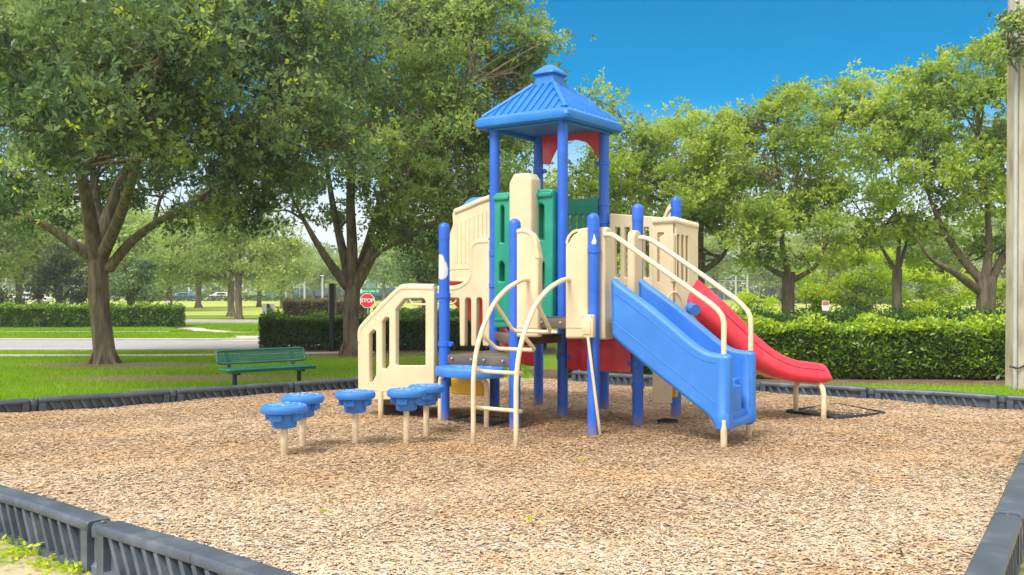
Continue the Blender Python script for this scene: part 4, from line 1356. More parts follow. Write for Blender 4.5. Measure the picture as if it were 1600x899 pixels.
# ================================================================== TREES AND HEDGES
def tree(name, label, group, base, fork, r0, limbs, lobes, n_unit, leafL, mat, barkm, spread=.30, tint=(.5, .22), young=.06, cl_unit=5, flare=1.5, twig=True, cat='tree', rosette=False):
    """base, fork: points; limbs: list of point lists starting near the fork with a start radius; lobes: (x, y, z, r)"""
    T = thing(name, tuple(base), label, cat, group)
    tr = MB()
    base, fork = Vector(base), Vector(fork)
    hgt = fork.z - base.z
    path, rad = [], []
    for k in range(9):
        f = k / 8
        p = base.lerp(fork, f) + Vector((math.sin(f * 5 + r0 * 9) * .02, math.cos(f * 4) * .02, 0))
        path.append(p if k else base - Vector((0, 0, .15)))
        rad.append(r0 * (1 + (flare - 1) * max(0, 1 - f * 5) ** 1.6) * (1 - .10 * f + .10 * max(0, f - .75) * 2))
    tr.tube(path, rad, 18)
    for a in [2 * PI * k / 6 + r0 * 7 for k in range(6)]:
        d = Vector((math.cos(a), math.sin(a), 0))
        tr.tube([base + d * r0 * .5 + Vector((0, 0, .42)), base + d * r0 * 1.1 + Vector((0, 0, .12)), base + d * r0 * 1.75 + Vector((0, 0, -.08))], [r0 * .25, r0 * .26, r0 * .12], 8)
    tips = []
    for pts, r in limbs:
        pts = [Vector(p) for p in pts]
        q = bez(pts, 5)
        m = len(q)
        tr.tube(q, [r * (1 - .93 * (i / (m - 1)) ** 1.1) for i in range(m)], 10)
        tips += [(p, r * (1 - .72 * i / (m - 1))) for i, p in enumerate(q) if i > m * .3]
    # secondary limbs from the nearest limb to each lobe
    for (x, y, z, r) in lobes:
        c = Vector((x, y, z))
        cand = sorted(tips, key=lambda t: (t[0] - c).length + max(0, t[0].z - c.z) * .7)[:4]
        for k in range(2):
            s, rr = cand[int(RNG.integers(0, len(cand)))]
            e = c + Vector(RNG.normal(0, r * .3, 3))
            mid = s.lerp(e, .5) + Vector(RNG.normal(0, .07 * (e - s).length, 3)) + Vector((0, 0, .03 * (e - s).length))
            q = bez([s, mid, e], 4)
            w = min(rr * .55, .045)
            tr.tube(q, [w * (1 - .8 * i / (len(q) - 1)) + .004 for i in range(len(q))], 6)
            if twig:
                for _ in range(int(4 + r * 3)):
                    b0 = q[int(RNG.integers(2, len(q)))]
                    d = Vector(RNG.normal(0, 1, 3)); d.normalize()
                    e2 = b0 + (d + (c - b0).normalized() * .7) * min(r, 1.2) * RNG.uniform(.25, .55)
                    tr.tube([b0, b0.lerp(e2, .5) + Vector(RNG.normal(0, .1, 3)), e2], [.016, .011, .004], 4)
    tr.build('trunk', barkm, T, ang=60)
    Ps, tn = [], []
    for (x, y, z, r) in lobes:
        ncl = max(3, int(cl_unit * r * r))
        d = rand_unit(ncl)
        rad = r * RNG.uniform(.25, 1.0, ncl) ** .45
        cc = d * rad[:, None] * np.array([1, 1, .8]) + np.array([x, y, z])
        nl = int(n_unit * r * r / ncl) + 1
        k = RNG.normal(0, 1, (ncl, nl, 3))
        sc = spread * RNG.uniform(.6, 1.3, (ncl, 1, 1)) * min(1.3, max(.7, r / 1.6))
        pts = cc[:, None, :] + k * sc * np.array([1, 1, .62])
        ct = RNG.normal(tint[0], tint[1] * .6, (ncl, 1)) + (RNG.uniform(0, 1, (ncl, 1)) < young * 2) * .18
        tt = ct + RNG.normal(0, tint[1] * .25, (ncl, nl)) + (RNG.uniform(0, 1, (ncl, nl)) < young) * .4
        Ps.append(pts.reshape(-1, 3)); tn.append(tt.reshape(-1))
    P = np.concatenate(Ps); tn = np.concatenate(tn)
    n = len(P)
    P = P - np.array(base)
    if rosette:
        m_ = n // 7
        k = RNG.permutation(n)[:m_]
        tipP, tipt = P[k], tn[k]
        young_ = RNG.uniform(0, 1, m_) < young
        ax = rand_unit(m_) + np.array([0, 0, .35])
        d = rand_unit(m_ * 7).reshape(m_, 7, 3) + ax[:, None, :] * .55
        d /= np.linalg.norm(d, axis=2, keepdims=True)
        LL = RNG.uniform(.7, 1.2, (m_, 7)) * leafL * np.where(young_, .75, 1.0)[:, None]
        nr = RNG.normal(0, 1, (m_, 7, 3)) + np.array([0, 0, .7])
        s_ = np.cross(d, nr); s_ /= np.linalg.norm(s_, axis=2, keepdims=True) + 1e-9
        c0 = tipP[:, None, :] + d * .02
        h_ = LL[:, :, None]
        V = np.stack([c0, c0 + d * h_ * .58 + s_ * h_ * .21, c0 + d * h_, c0 + d * h_ * .58 - s_ * h_ * .21], axis=2).reshape(-1, 4, 3)
        tt = np.clip(tipt[:, None] + RNG.normal(0, .10, (m_, 7)), 0, .80) + young_[:, None] * RNG.uniform(.25, .5, (m_, 1))
        me = quads_mesh('crown', V, 4, tt.reshape(-1))
    else:
        me = quads_mesh('crown', leaves(P, RNG.uniform(.7, 1.25, n) * leafL, RNG.uniform(.38, .5, n) * leafL, .55), 4, tn)
    me.materials.append(mat)
    o = D.objects.new('crown', me); COL.objects.link(o); o.parent = T; WL[o.name] = base
    return T


def lob(*a):
    return [(*at(px, py, Y), r) for px, py, Y, r in a]


def path(Y0, *a):
    return [at(px, py, Y0 + dy) for px, py, dy in a]


def build_trees():
    # --- big oak at the left
    Y = 21.2
    limbs = [(path(Y, (150, 405, 0), (118, 385, -.3), (70, 352, -.6), (15, 330, -1), (-60, 300, -1.5)), .15),
             (path(Y, (150, 410, 0), (142, 350, -.4), (128, 280, -1.2), (100, 190, -2.4), (70, 80, -4)), .20),
             (path(Y, (152, 410, 0), (165, 350, .3), (190, 280, .6), (240, 180, .8), (280, 60, .5)), .19),
             (path(Y, (170, 420, 0), (205, 378, -.4), (250, 345, -1.0), (310, 310, -1.8), (380, 260, -3), (450, 200, -4)), .12),
             (path(Y, (155, 395, 0), (150, 320, 1), (140, 220, 2), (120, 100, 3)), .15),
             (path(Y, (160, 400, 0), (190, 330, -1.5), (215, 250, -3), (240, 150, -4.5), (260, 40, -5.5)), .14)]
    lobes = lob((460, 210, 17.2, 1.25), (520, 250, 17.0, .62), (545, 225, 16.8, .40), (400, 285, 17.3, .95), (350, 322, 17.8, .55), (340, 255, 17, 1.2), (395, 150, 16.5, 1.5), (470, 120, 17.5, 1.3), (505, 165, 17.5, .8),
                (440, 40, 17, 1.5), (500, 60, 18, 1.0), (330, 70, 16, 1.6), (300, 170, 16.5, 1.3), (230, 90, 15, 1.4), (140, 60, 14, 1.3), (60, 100, 13.5, 1.2), (110, 170, 13.8, 1.1), (40, 210, 14, .9),
                (20, 20, 14, 1.3), (150, 130, 15, 1.2), (70, 250, 14.5, .6), (110, 225, 14.6, .55), (20, 280, 15.2, .6), (215, 185, 15.5, .9), (230, 10, 15, 1.5), (350, -20, 16.5, 1.7), (430, -60, 18, 1.6),
                (270, 215, 21, 1.3), (330, 200, 22.5, 1.7), (190, 160, 23.5, 1.8), (90, 190, 23.5, 1.8), (-10, 170, 21, 2.0), (-30, 270, 21.5, 1.3), (40, 90, 22, 2.2), (60, 300, 22.5, .9), (250, 60, 22, 2.2),
                (370, 110, 22, 2.0), (120, 50, 23, 2.2), (150, -90, 19, 2.8), (330, -120, 19, 2.6), (0, -90, 18, 2.6), (300, 295, 21, .8), (360, 300, 20, .7), (-80, 200, 18, 1.6), (-70, 60, 16, 1.8), (180, 250, 22.5, .9), (420, 245, 21, 1.2), (150, 300, 23.8, .9), (215, 300, 23.6, .9), (80, 325, 23.8, .7), (260, 300, 23, .8), (330, 335, 19.4, .65), (380, 345, 18.4, .45), (300, 340, 20, .45), (20, 320, 22.5, .9), (60, 300, 16, .5), (240, 260, 17, .6), (-20, 330, 20, .8))
    tree('oak_tree', 'large spreading oak at the left with a thick straight trunk in a bare earth patch', 'oaks round the playground', gp(163, 568, GZ), at(152, 398, Y), .225, limbs, lobes,
         1650, .124, M['leaf_oak'], M['bark'], spread=.34, tint=(.46, .30), young=.07, cl_unit=6, flare=1.22, rosette=True)

    # --- second oak, behind the entry steps
    Y = 24.0
    limbs = [(path(Y, (545, 450, 0), (520, 418, -.3), (495, 380, -.6), (470, 335, -.8), (445, 290, -1)), .14),
             (path(Y, (548, 445, 0), (535, 390, .2), (520, 320, .4), (505, 230, .6), (480, 120, .5)), .14),
             (path(Y, (550, 445, 0), (550, 380, 0), (548, 300, -.4), (560, 180, -.8), (580, 60, -1), (590, -40, -1)), .16),
             (path(Y, (556, 445, 0), (580, 400, -.2), (604, 345, -.5), (640, 270, -1), (690, 180, -1.3), (740, 110, -1.6)), .16),
             (path(Y, (552, 445, 0), (572, 390, .6), (592, 320, 1.2), (620, 220, 1.6), (660, 100, 1.8), (690, 0, 1.8)), .14),
             (path(Y, (556, 430, 0), (600, 390, -.8), (650, 365, -1.2), (710, 330, -1.6)), .07)]
    lobes = lob((520, 250, 23.6, 1.3), (470, 270, 23.4, .8), (590, 300, 23, 1.1), (640, 330, 23, .9), (560, 170, 23, 1.5), (640, 230, 22.6, 1.5), (700, 300, 23, 1.2), (745, 330, 23.2, .9), (720, 220, 22.8, 1.5),
                (770, 260, 23.4, 1.2), (650, 140, 23, 1.6), (750, 150, 23.4, 1.4), (800, 200, 23.6, .9), (560, 70, 23.4, 1.7), (660, 50, 23, 1.7), (750, 70, 23.6, 1.4), (810, 110, 24, .9), (845, 75, 24, .55), (838, 135, 24, .45), (862, 60, 24, .32),
                (790, 40, 24, .8), (720, 0, 24, 1.3), (600, -20, 24, 1.8), (500, 20, 24, 1.5), (490, 140, 24.4, 1.3), (600, 380, 23.6, .6), (660, 385, 23.4, .6), (690, 360, 23.6, .9), (800, 290, 24, .8), (540, 330, 24.6, .8),
                (620, 250, 26, 1.6), (720, 160, 26, 1.8), (560, 200, 26, 1.6), (680, 330, 25.5, 1.1), (700, -60, 24.4, 1.4), (440, 330, 24, .5), (455, 200, 25, 1.0), (790, 80, 24.4, 1.0), (770, 150, 25, 1.5), (820, 150, 24.6, .8), (800, 20, 25, 1.1), (740, 20, 25, 1.6), (690, 250, 25, 1.6), (640, 80, 25.5, 1.8), (560, 110, 25.5, 1.7), (760, 300, 25.5, 1.4))
    tree('oak_tree', 'tall oak with several forked limbs rising behind the cream steps', 'oaks round the playground', gp(548, 556, GZ), at(551, 448, Y), .205, limbs, lobes,
         1750, .125, M['leaf_oak2'], M['bark'], spread=.38, tint=(.46, .30), young=.02, cl_unit=5, flare=1.3, rosette=True)

    # --- four oaks behind the right hedge
    rows = [('oak tree behind the red slide with a low fork showing beside the cream hood', 1092, 29, .20, 395,
             [((1092, 400, 0), (1075, 370, 0), (1050, 320, .4), (1020, 250, .6)), ((1094, 400, 0), (1095, 350, -.4), (1090, 280, -.8), (1080, 210, -1)), ((1096, 425, 0), (1125, 405, -.4), (1140, 380, -.6), (1165, 330, -1))],
             [(960, 260, 29, 1.3), (940, 340, 29, 1.3), (985, 240, 29.5, 1.1), (1020, 290, 28.4, 1.4), (1000, 370, 29, 1.2), (1050, 230, 29, 1.2), (1090, 270, 28, 1.4), (1070, 350, 28, 1.2), (1110, 360, 28, 1.0), (1120, 220, 29, 1.0), (1035, 200, 30, .8),
              (1075, 185, 30, .7), (960, 190, 30, .7), (925, 165, 30, .75), (908, 150, 30.4, .55), (930, 230, 30.5, 1.2), (1005, 205, 30, .6), (1060, 290, 31, 1.5), (980, 310, 31, 1.5), (895, 300, 30, 1.4), (880, 380, 29.6, 1.2), (940, 410, 29, .7), (1030, 405, 29, .6), (1140, 300, 29, 1.0)], M['leaf_oak3']),
            ('oak with a dark two-armed trunk right of the slide handrails', 1232, 28, .195, 425,
             [((1231, 432, 0), (1212, 425, 0), (1185, 405, 0), (1160, 370, .3), (1140, 320, .3)), ((1232, 430, 0), (1222, 380, .2), (1225, 320, .2), (1210, 240, 0), (1215, 180, 0)), ((1234, 440, 0), (1262, 425, -.3), (1285, 400, -.5), (1300, 340, -.6))],
             [(1150, 250, 28, 1.2), (1140, 340, 27.6, 1.1), (1200, 200, 28, 1.2), (1180, 280, 27.2, 1.4), (1200, 370, 27.4, 1.0), (1250, 250, 27.4, 1.5), (1260, 340, 27.2, 1.2), (1300, 380, 28, .8), (1240, 180, 28, 1.0), (1170, 180, 28.6, .8), (1150, 200, 28.8, .7),
              (1205, 160, 28.8, .55), (1130, 190, 29, .5), (1250, 150, 28.8, .6), (1280, 190, 28, .9), (1215, 300, 29.4, 1.5), (1110, 290, 29, 1.0), (1165, 395, 28, .6), (1245, 400, 28, .5), (1300, 290, 28, 1.1)], M['leaf_oak3']),
            ('slim oak standing behind the middle of the leafy right hedge', 1402, 28, .145, 420,
             [((1401, 425, 0), (1385, 400, .2), (1365, 360, .4), (1345, 300, .4)), ((1402, 425, 0), (1404, 370, 0), (1395, 300, -.3), (1390, 200, -.6)), ((1404, 420, 0), (1420, 370, .2), (1440, 310, .4))],
             [(1340, 180, 28, 1.4), (1310, 240, 27.6, 1.3), (1330, 320, 27.4, 1.2), (1390, 170, 28, 1.3), (1380, 260, 27, 1.5), (1390, 340, 27.4, 1.1), (1440, 220, 28, 1.3), (1440, 310, 28, 1.1), (1325, 140, 28.6, .7), (1360, 135, 28.6, .7), (1300, 160, 28.6, .6), (1405, 135, 28.6, .7),
              (1345, 380, 28, .6), (1420, 375, 28.4, .7), (1360, 220, 29.6, 1.6), (1450, 150, 28.8, .7), (1285, 330, 28.4, .8)], M['leaf_oak3']),
            ('broad oak with a thick low-branching trunk beside the concrete pole', 1541, 27, .27, 432,
             [((1535, 440, 0), (1500, 400, .2), (1470, 350, .3), (1450, 300, .3), (1440, 250, .2)), ((1540, 435, 0), (1545, 380, 0), (1540, 290, -.3), (1530, 180, -.5)), ((1548, 440, 0), (1575, 380, .3), (1590, 300, .5), (1600, 200, .5)), ((1530, 455, 0), (1490, 425, -.5), (1455, 405, -.8), (1430, 370, -1))],
             [(1460, 180, 27, 1.2), (1500, 140, 27, 1.3), (1480, 250, 26.6, 1.2), (1540, 200, 26.4, 1.4), (1560, 110, 27, 1.2), (1610, 150, 27, 1.5), (1600, 250, 26.8, 1.3), (1540, 300, 27.4, 1.1), (1480, 330, 27.8, 1.0), (1430, 360, 27.4, .7), (1500, 400, 27.8, .8), (1570, 370, 27.8, 1.0), (1470, 420, 27.6, .6),
              (1500, 100, 27.6, .6), (1530, 85, 27.6, .5), (1465, 120, 27.6, .5), (1550, 70, 27.6, .5), (1600, 60, 27, 1.0), (1640, 280, 26, 1.4), (1620, 400, 27, 1.0), (1520, 240, 28.6, 1.6)], M['leaf_oak3'])]
    for lab, px, Y, r, fy, ls, lb, mt in rows:
        g = at(px, 500, Y); base = Vector((g.x, g.y, GZ))
        limbs = [(path(Y, *l), r * .5) for l in ls]
        tree('oak_tree', lab, 'oaks round the playground', base, at(px, fy, Y), r, limbs, lob(*lb), 1550, .145, mt, M['barkdark'], spread=.38, tint=(.52, .34), young=.02, cl_unit=4.5, flare=1.3, rosette=True)
    # overhanging branch tips at the top right
    # --- bright understorey shrubs behind the right hedge
    for i, (lab, lb) in enumerate((('bright yellow green shrub behind the small red and white sign', [(1290, 440, 34, 1.2), (1330, 430, 34, 1.2), (1270, 470, 33, .8), (1320, 470, 33, 1.0), (1350, 400, 35, 1.0), (1300, 400, 35.4, .7)]),
                                   ('bright yellow green shrub left of the slim oak trunk', [(1365, 450, 34, 1.0), (1380, 420, 35, 1.1), (1350, 470, 33.5, .8)]),
                                   ('bright low shrub between the slim oak and the broad oak', [(1440, 460, 34, 1.0), (1480, 450, 34, .9), (1420, 480, 33, .7), (1500, 470, 34, .6), (1450, 420, 36, .9)]),
                                   ('dusky green shrub seen through the bright foliage behind the hedge', [(1335, 470, 32.4, .55), (1345, 450, 32.6, .5)]),
                                   ('small sapling on the far lawn right of the red slide', [(1172, 470, 36, .5), (1176, 480, 36, .45), (1200, 490, 36, .6)]),
                                   ('light shrub beside the concrete pole behind the hedge', [(1560, 470, 33, .8), (1590, 450, 33, 1.0)]))):
        P = lob(*lb); b0 = Vector((P[0][0], P[0][1], GZ))
        T = tree('shrub', lab, 'shrubs behind the right hedge', b0, b0 + Vector((0, 0, .5)), .05, [([b0 + Vector((0, 0, .4)), b0 + Vector((.1, 0, .8)), Vector(P[0][:3])], .03)], P,
                 1500, .16, M['leaf_bright'] if i != 3 else M['leaf_oak'], M['barkdark'], spread=.3, tint=(.5, .3), young=.1, cat='shrub')

    # --- middle distance, left
    mids = [('oak_tree', 'pale trunked young oak with a wide flat crown on the far lawn', 373, 53, .19, 430, [(330, 370, 53, 1.7), (380, 350, 53, 1.7), (430, 370, 53, 1.5), (290, 385, 53, 1.4), (350, 400, 52, 1.2), (410, 405, 52, 1.2), (445, 395, 53, 1.2), (270, 365, 54, 1.3), (310, 410, 53, 1.0), (460, 425, 53, .8), (390, 330, 54, 1.2), (340, 335, 54, 1.2), (430, 425, 53, .8)], M['leaf_far']),
            ('oak_tree', 'dark trunked oak just behind the pale trunked one on the far lawn', 361, 60, .22, 440, [(320, 395, 60, 1.8), (280, 400, 60, 1.6), (250, 410, 60, 1.4), (360, 380, 60, 1.9), (300, 430, 60, 1.1), (345, 430, 60, 1.0), (240, 430, 61, 1.2)], M['leaf_far']),
            ('magnolia_tree', 'dark dense evergreen tree above the far left hedge, left of the big oak trunk', 95, 52, .28, 470, [(95, 440, 51, 1.1), (70, 450, 51, .9), (120, 450, 51, 1.0), (95, 410, 51, 1.0), (75, 425, 51, .7), (130, 425, 51, .9), (110, 465, 51, .6), (145, 450, 51, .7), (90, 390, 51.5, .7), (60, 440, 51, .6)], M['leaf_dark']),
            ('magnolia_tree', 'glossy leaved evergreen tree right of the big oak trunk, over the far left hedge', 205, 55, .24, 468, [(200, 445, 54, 1.1), (225, 450, 54, 1.0), (185, 455, 54, .9), (205, 415, 54, 1.1), (225, 425, 54, .8), (240, 450, 54, .7), (195, 395, 54, .8), (190, 430, 54, .9), (210, 466, 54, .6)], M['leaf_oak']),
            ('bush', 'dark round bush at the left edge of the photo above the hedge', 8, 47, .08, 475, [(8, 465, 47, .75), (-5, 450, 47, .7), (12, 475, 46.6, .5)], M['leaf_dark'])]
    for nm, lab, px, Y, r, fy, lb, mt in mids:
        g = at(px, 500, Y); base = Vector((g.x, g.y, GZ))
        P = lob(*lb)
        fk = at(px, fy, Y)
        limbs = [([fk - Vector((0, 0, .2)), fk.lerp(Vector(p[:3]), .55) + Vector((0, 0, .2)), Vector(p[:3])], r * .5) for p in P[:5]]
        tree(nm, lab, None, base, fk, r, limbs, P, 650, .22, mt, M['bark'], spread=.42, tint=(.5, .26), young=.02, cl_unit=4, flare=1.25, twig=False, cat='tree' if nm != 'bush' else 'bush')
    # dark trees behind the second oak
    for i, (lab, px, Y, lb) in enumerate((('dark leafy tree filling the gap right of the second oak trunk', 665, 40, [(650, 380, 40, 1.6), (690, 400, 40, 1.3), (640, 420, 40, 1.0), (620, 395, 40, 1.2), (670, 350, 40, 1.6), (720, 380, 40, 1.5), (700, 430, 40, .8), (750, 400, 40, 1.4), (660, 440, 40, .5)]),
                                         ('dark leafy tree behind the tower of the playground structure', 840, 42, [(800, 380, 42, 1.7), (840, 330, 42, 1.8), (880, 380, 42, 1.7), (850, 430, 42, 1.2), (910, 420, 42, 1.3), (800, 310, 42, 1.5), (930, 370, 42, 1.4), (960, 420, 42, 1.2)]))):
        g = at(px, 500, Y); base = Vector((g.x, g.y, GZ)); P = lob(*lb); fk = base + Vector((0, 0, 1.6))
        limbs = [([fk - Vector((0, 0, .2)), fk.lerp(Vector(p[:3]), .55) + Vector((0, 0, .3)), Vector(p[:3])], .08) for p in P[:5]]
        tree('leafy_tree', lab, None, base, fk, .16, limbs, P, 800, .19, M['leaf_oak'], M['barkdark'], spread=.4, tint=(.55, .25), young=.04, cl_unit=4, twig=False)

    # --- background trees: three kinds, copied
    kinds = []
    for s in range(3):
        lb = []
        for k in range(9):
            a = RNG.uniform(0, 2 * PI); rr = RNG.uniform(0, 2.6)
            lb.append((rr * math.cos(a), rr * math.sin(a), RNG.uniform(2.6, 6.6), RNG.uniform(1.2, 1.9)))
        base = Vector((0, 0, 0)); fk = Vector((0, 0, 1.9))
        limbs = [([fk - Vector((0, 0, .2)), fk.lerp(Vector(p[:3]), .5) + Vector((0, 0, .3)), Vector(p[:3])], .12) for p in lb[:5]]
        kinds.append((base, fk, limbs, lb))
    spots = [(-4, 62, 1.0, 'grey green tree at the far left edge of the photo'), (30, 66, 1.15, 'tall pale tree with pale trunk behind the left bush'), (62, 70, 1.1, 'broad distant tree left of the dark evergreen'),
             (150, 74, 1.1, 'distant tree framed by the big oak trunk and the dark evergreen'), (265, 78, 1.1, 'distant tree left of the young oak pair'), (205, 86, 1.25, 'distant tree above the glossy evergreen'),
             (310, 92, 1.2, 'distant tree beyond the young oak pair, left'), (405, 96, 1.1, 'distant tree beyond the young oak pair, right'), (440, 88, .75, 'small distant tree left of the two pale light poles'),
             (455, 120, 1.1, 'distant yellow green tree left of the light poles'), (490, 150, .9, 'far tree between the two pale light poles'), (530, 150, 1.0, 'far tree behind the dark sign post'), (600, 150, 1.2, 'far tree behind the stop sign'),
             (640, 130, 1.2, 'far tree right of the stop sign'), (690, 135, 1.2, 'far tree seen above the cream step wall'), (1120, 150, 1.5, 'far tree left of the pale utility poles'), (1200, 135, 1.2, 'far tree right of the pale utility poles'), (1215, 160, 1.6, 'far tree behind the two-armed oak trunk'),
             (1290, 120, 1.5, 'far tree behind the bright shrubs'), (1390, 130, 1.6, 'far tree behind the slim oak'), (1480, 120, 1.5, 'far tree between the slim oak and the broad oak'), (1570, 110, 1.5, 'far tree beside the concrete pole'), (1000, 140, 1.5, 'far tree behind the red slide head'), (880, 130, 1.4, 'far tree behind the tower posts')]
    first = [None] * 3
    for i, (px, Y, sc, lab) in enumerate(spots):
        k = i % 3
        g = at(px, 500, Y); pos = Vector((g.x, g.y, GZ))
        if first[k] is None:
            b_, f_, l_, lb = kinds[k]
            T = tree('background_tree', lab, 'trees beyond the lawn', b_, f_, .2, l_, lb, 420, .30, M['leaf_far'], M['bark'], spread=.5, tint=(.5, .22), young=.02, cl_unit=3.5, twig=False)
            first[k] = T
        else:
            T = copy_tree(first[k]); T['label'] = lab
        T.location = pos; T.rotation_euler.z = RNG.uniform(0, 6.28); T.scale = (sc * RNG.uniform(.95, 1.2), sc * RNG.uniform(.95, 1.2), sc)
    # far wood that closes the horizon
    n = 42000
    x = RNG.uniform(-170, 170, n); f = RNG.uniform(0, 1, n)
    top = 8.5 + 2.2 * np.sin(x * .11) + 1.6 * np.sin(x * .27 + 1) + 1.0 * np.sin(x * .61)
    P = np.stack([x, 205 + RNG.normal(0, 3.5, n), GZ + top * f ** .8], 1)
    me = quads_mesh('distant_wood', leaves(P, RNG.uniform(.7, 1.3, n), RNG.uniform(.5, .8, n), .4), 4, RNG.normal(.42, .2, n) + .2 * np.sin(x * .2))
    me.materials.append(M['leaf_far']); tag(link_mesh('distant_wood', me, None), kind='stuff')


def hedge(label, p, q, depth, z1, n, leafL, mat, name='hedge', top_new=.5, tint=(.42, .2), z0=GZ, bare=.25, cat='hedge', group=None):
    """clipped hedge between p and q: woody core, leafy shell, paler new growth on top"""
    p, q = Vector(p), Vector(q); u = (q - p); L = u.length; u.normalize(); nn = Vector((-u.y, u.x))
    T = thing(name, (p.x, p.y, z0), label, cat, group)
    # stems inside
    mb = MB()
    for k in range(int(L * 7)):
        a = RNG.uniform(.1, L - .1); w = RNG.uniform(.2, depth - .2)
        s = p + u * a + nn * w; e = s + u * RNG.normal(0, .18) + nn * RNG.normal(0, .15)
        mb.tube([(s.x, s.y, z0 - .05), (s.x * .5 + e.x * .5, s.y * .5 + e.y * .5, z0 + (z1 - z0) * .45), (e.x, e.y, z0 + (z1 - z0) * .9)], [.016, .012, .006], 5)
    mb.build('stems', M['barkdark'], T, ang=60)
    H = z1 - z0
    def bulge(a, z): return .06 * np.sin(a * 3.1 + 2 * z) + .05 * np.sin(a * 7.3 + 1) * np.sin(z * 6)
    nf, ntop, nin = int(n * .46), int(n * .34), int(n * .20)
    a = RNG.uniform(0, L, nf); z = RNG.uniform(.03, 1, nf); back = RNG.uniform(0, 1, nf) < .18
    dpt = np.abs(RNG.normal(0, .10, nf))
    w = np.where(back, depth - dpt, dpt) + bulge(a, z * H) + .10 * np.clip(.3 - z, 0, 1) / .3 * np.where(back, -1, 1)
    keep = RNG.uniform(0, 1, nf) < np.clip(.25 + z * 3.0, 0, 1)
    P1 = np.stack([a, w, z * H], 1)[keep]
    t1 = RNG.normal(tint[0], tint[1], len(P1)) + np.clip(P1[:, 2] / H - .82, 0, 1) * 1.6 * top_new
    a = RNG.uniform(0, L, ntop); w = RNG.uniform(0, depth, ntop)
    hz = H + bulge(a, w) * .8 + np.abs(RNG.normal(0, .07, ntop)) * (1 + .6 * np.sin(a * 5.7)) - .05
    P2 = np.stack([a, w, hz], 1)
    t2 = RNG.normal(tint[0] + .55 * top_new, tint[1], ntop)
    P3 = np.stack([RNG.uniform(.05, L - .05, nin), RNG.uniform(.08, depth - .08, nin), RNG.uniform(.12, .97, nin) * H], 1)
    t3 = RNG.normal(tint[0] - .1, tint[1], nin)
    # leafy ends
    ne = int(n * .05)
    P4 = np.stack([np.where(RNG.uniform(0, 1, ne) < .5, np.abs(RNG.normal(0, .06, ne)), L - np.abs(RNG.normal(0, .06, ne))), RNG.uniform(0, depth, ne), RNG.uniform(.05, 1, ne) * H], 1)
    t4 = RNG.normal(tint[0], tint[1], ne)
    Q = np.concatenate([P1, P2, P3, P4]); t = np.concatenate([t1, t2, t3, t4])
    W = np.stack([Q[:, 0] * u.x + Q[:, 1] * nn.x, Q[:, 0] * u.y + Q[:, 1] * nn.y, Q[:, 2]], 1)
    k = len(W)
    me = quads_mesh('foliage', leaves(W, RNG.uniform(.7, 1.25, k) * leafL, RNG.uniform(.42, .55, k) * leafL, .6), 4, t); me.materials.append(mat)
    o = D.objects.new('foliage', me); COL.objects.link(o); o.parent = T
    return T


def build_hedges():
    hedge('clipped leafy hedge with bright new growth on top, behind the red slide foot', (.9, 17.55), (9.35, 17.05), 1.35, .77, 56000, .112, M['leaf_hedge'], top_new=.75, tint=(.50, .24))
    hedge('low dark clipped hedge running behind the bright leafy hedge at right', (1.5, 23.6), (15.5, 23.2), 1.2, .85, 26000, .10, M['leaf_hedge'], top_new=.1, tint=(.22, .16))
    hedge('dark shaded hedge behind the green bench and the second oak trunk', (-6.85, 25.9), (.9, 25.6), 1.4, .68, 44000, .10, M['leaf_hedge'], top_new=.7, tint=(.20, .18))  # low leaf tint puts the oak's shade into the hedge colour
    hedge('long clipped hedge across the road behind the big oak trunk', (-24, 40.4), (-14.4, 41.2), 1.5, .76, 26000, .13, M['leaf_hedge'], top_new=.5, tint=(.42, .18))
    hedge('brown topped low hedge on the far lawn beside the dark sign post', (-13.6, 57), (-8.6, 58), 1.6, .82, 9000, .17, M['leaf_tan'], top_new=1.0, tint=(.35, .2))
    hedge('tall dark hedge behind the stop sign post', (-7.2, 49.6), (-1, 49.4), 1.2, .42, 7000, .17, M['leaf_hedge'], top_new=.1, tint=(.25, .16))
    hedge('thin clipped hedge line on the far side of the open field', (-60, 150), (30, 150), 1.5, .62, 9000, .4, M['leaf_hedge'], top_new=.1, tint=(.25, .16))
    hedge('clipped hedge line across the far field right of the red slide', (28, 118), (46, 118), 1.5, .75, 4000, .35, M['leaf_hedge'], top_new=.1, tint=(.3, .16))


build_trees()
build_hedges()


# ================================================================== SIGNS, POLES, FAR THINGS
def text_mesh(name, body, size, mat, parent, origin, ux, bold=.0):
    cu = D.curves.new(name, 'FONT'); cu.body = body; cu.size = size; cu.align_x = 'CENTER'; cu.align_y = 'CENTER'; cu.extrude = .002; cu.offset = bold
    tmp = D.objects.new('tmp', cu); COL.objects.link(tmp)
    dg = bpy.context.evaluated_depsgraph_get(); me = D.meshes.new_from_object(tmp.evaluated_get(dg))
    D.objects.remove(tmp); D.curves.remove(cu)
    nx, ny = ux[1], -ux[0]
    me.transform(Matrix(((ux[0], 0, nx, origin[0]), (ux[1], 0, ny, origin[1]), (0, 1, 0, origin[2]), (0, 0, 0, 1))))
    me.materials.clear(); me.name = name
    return link_mesh(name, me, mat, parent)


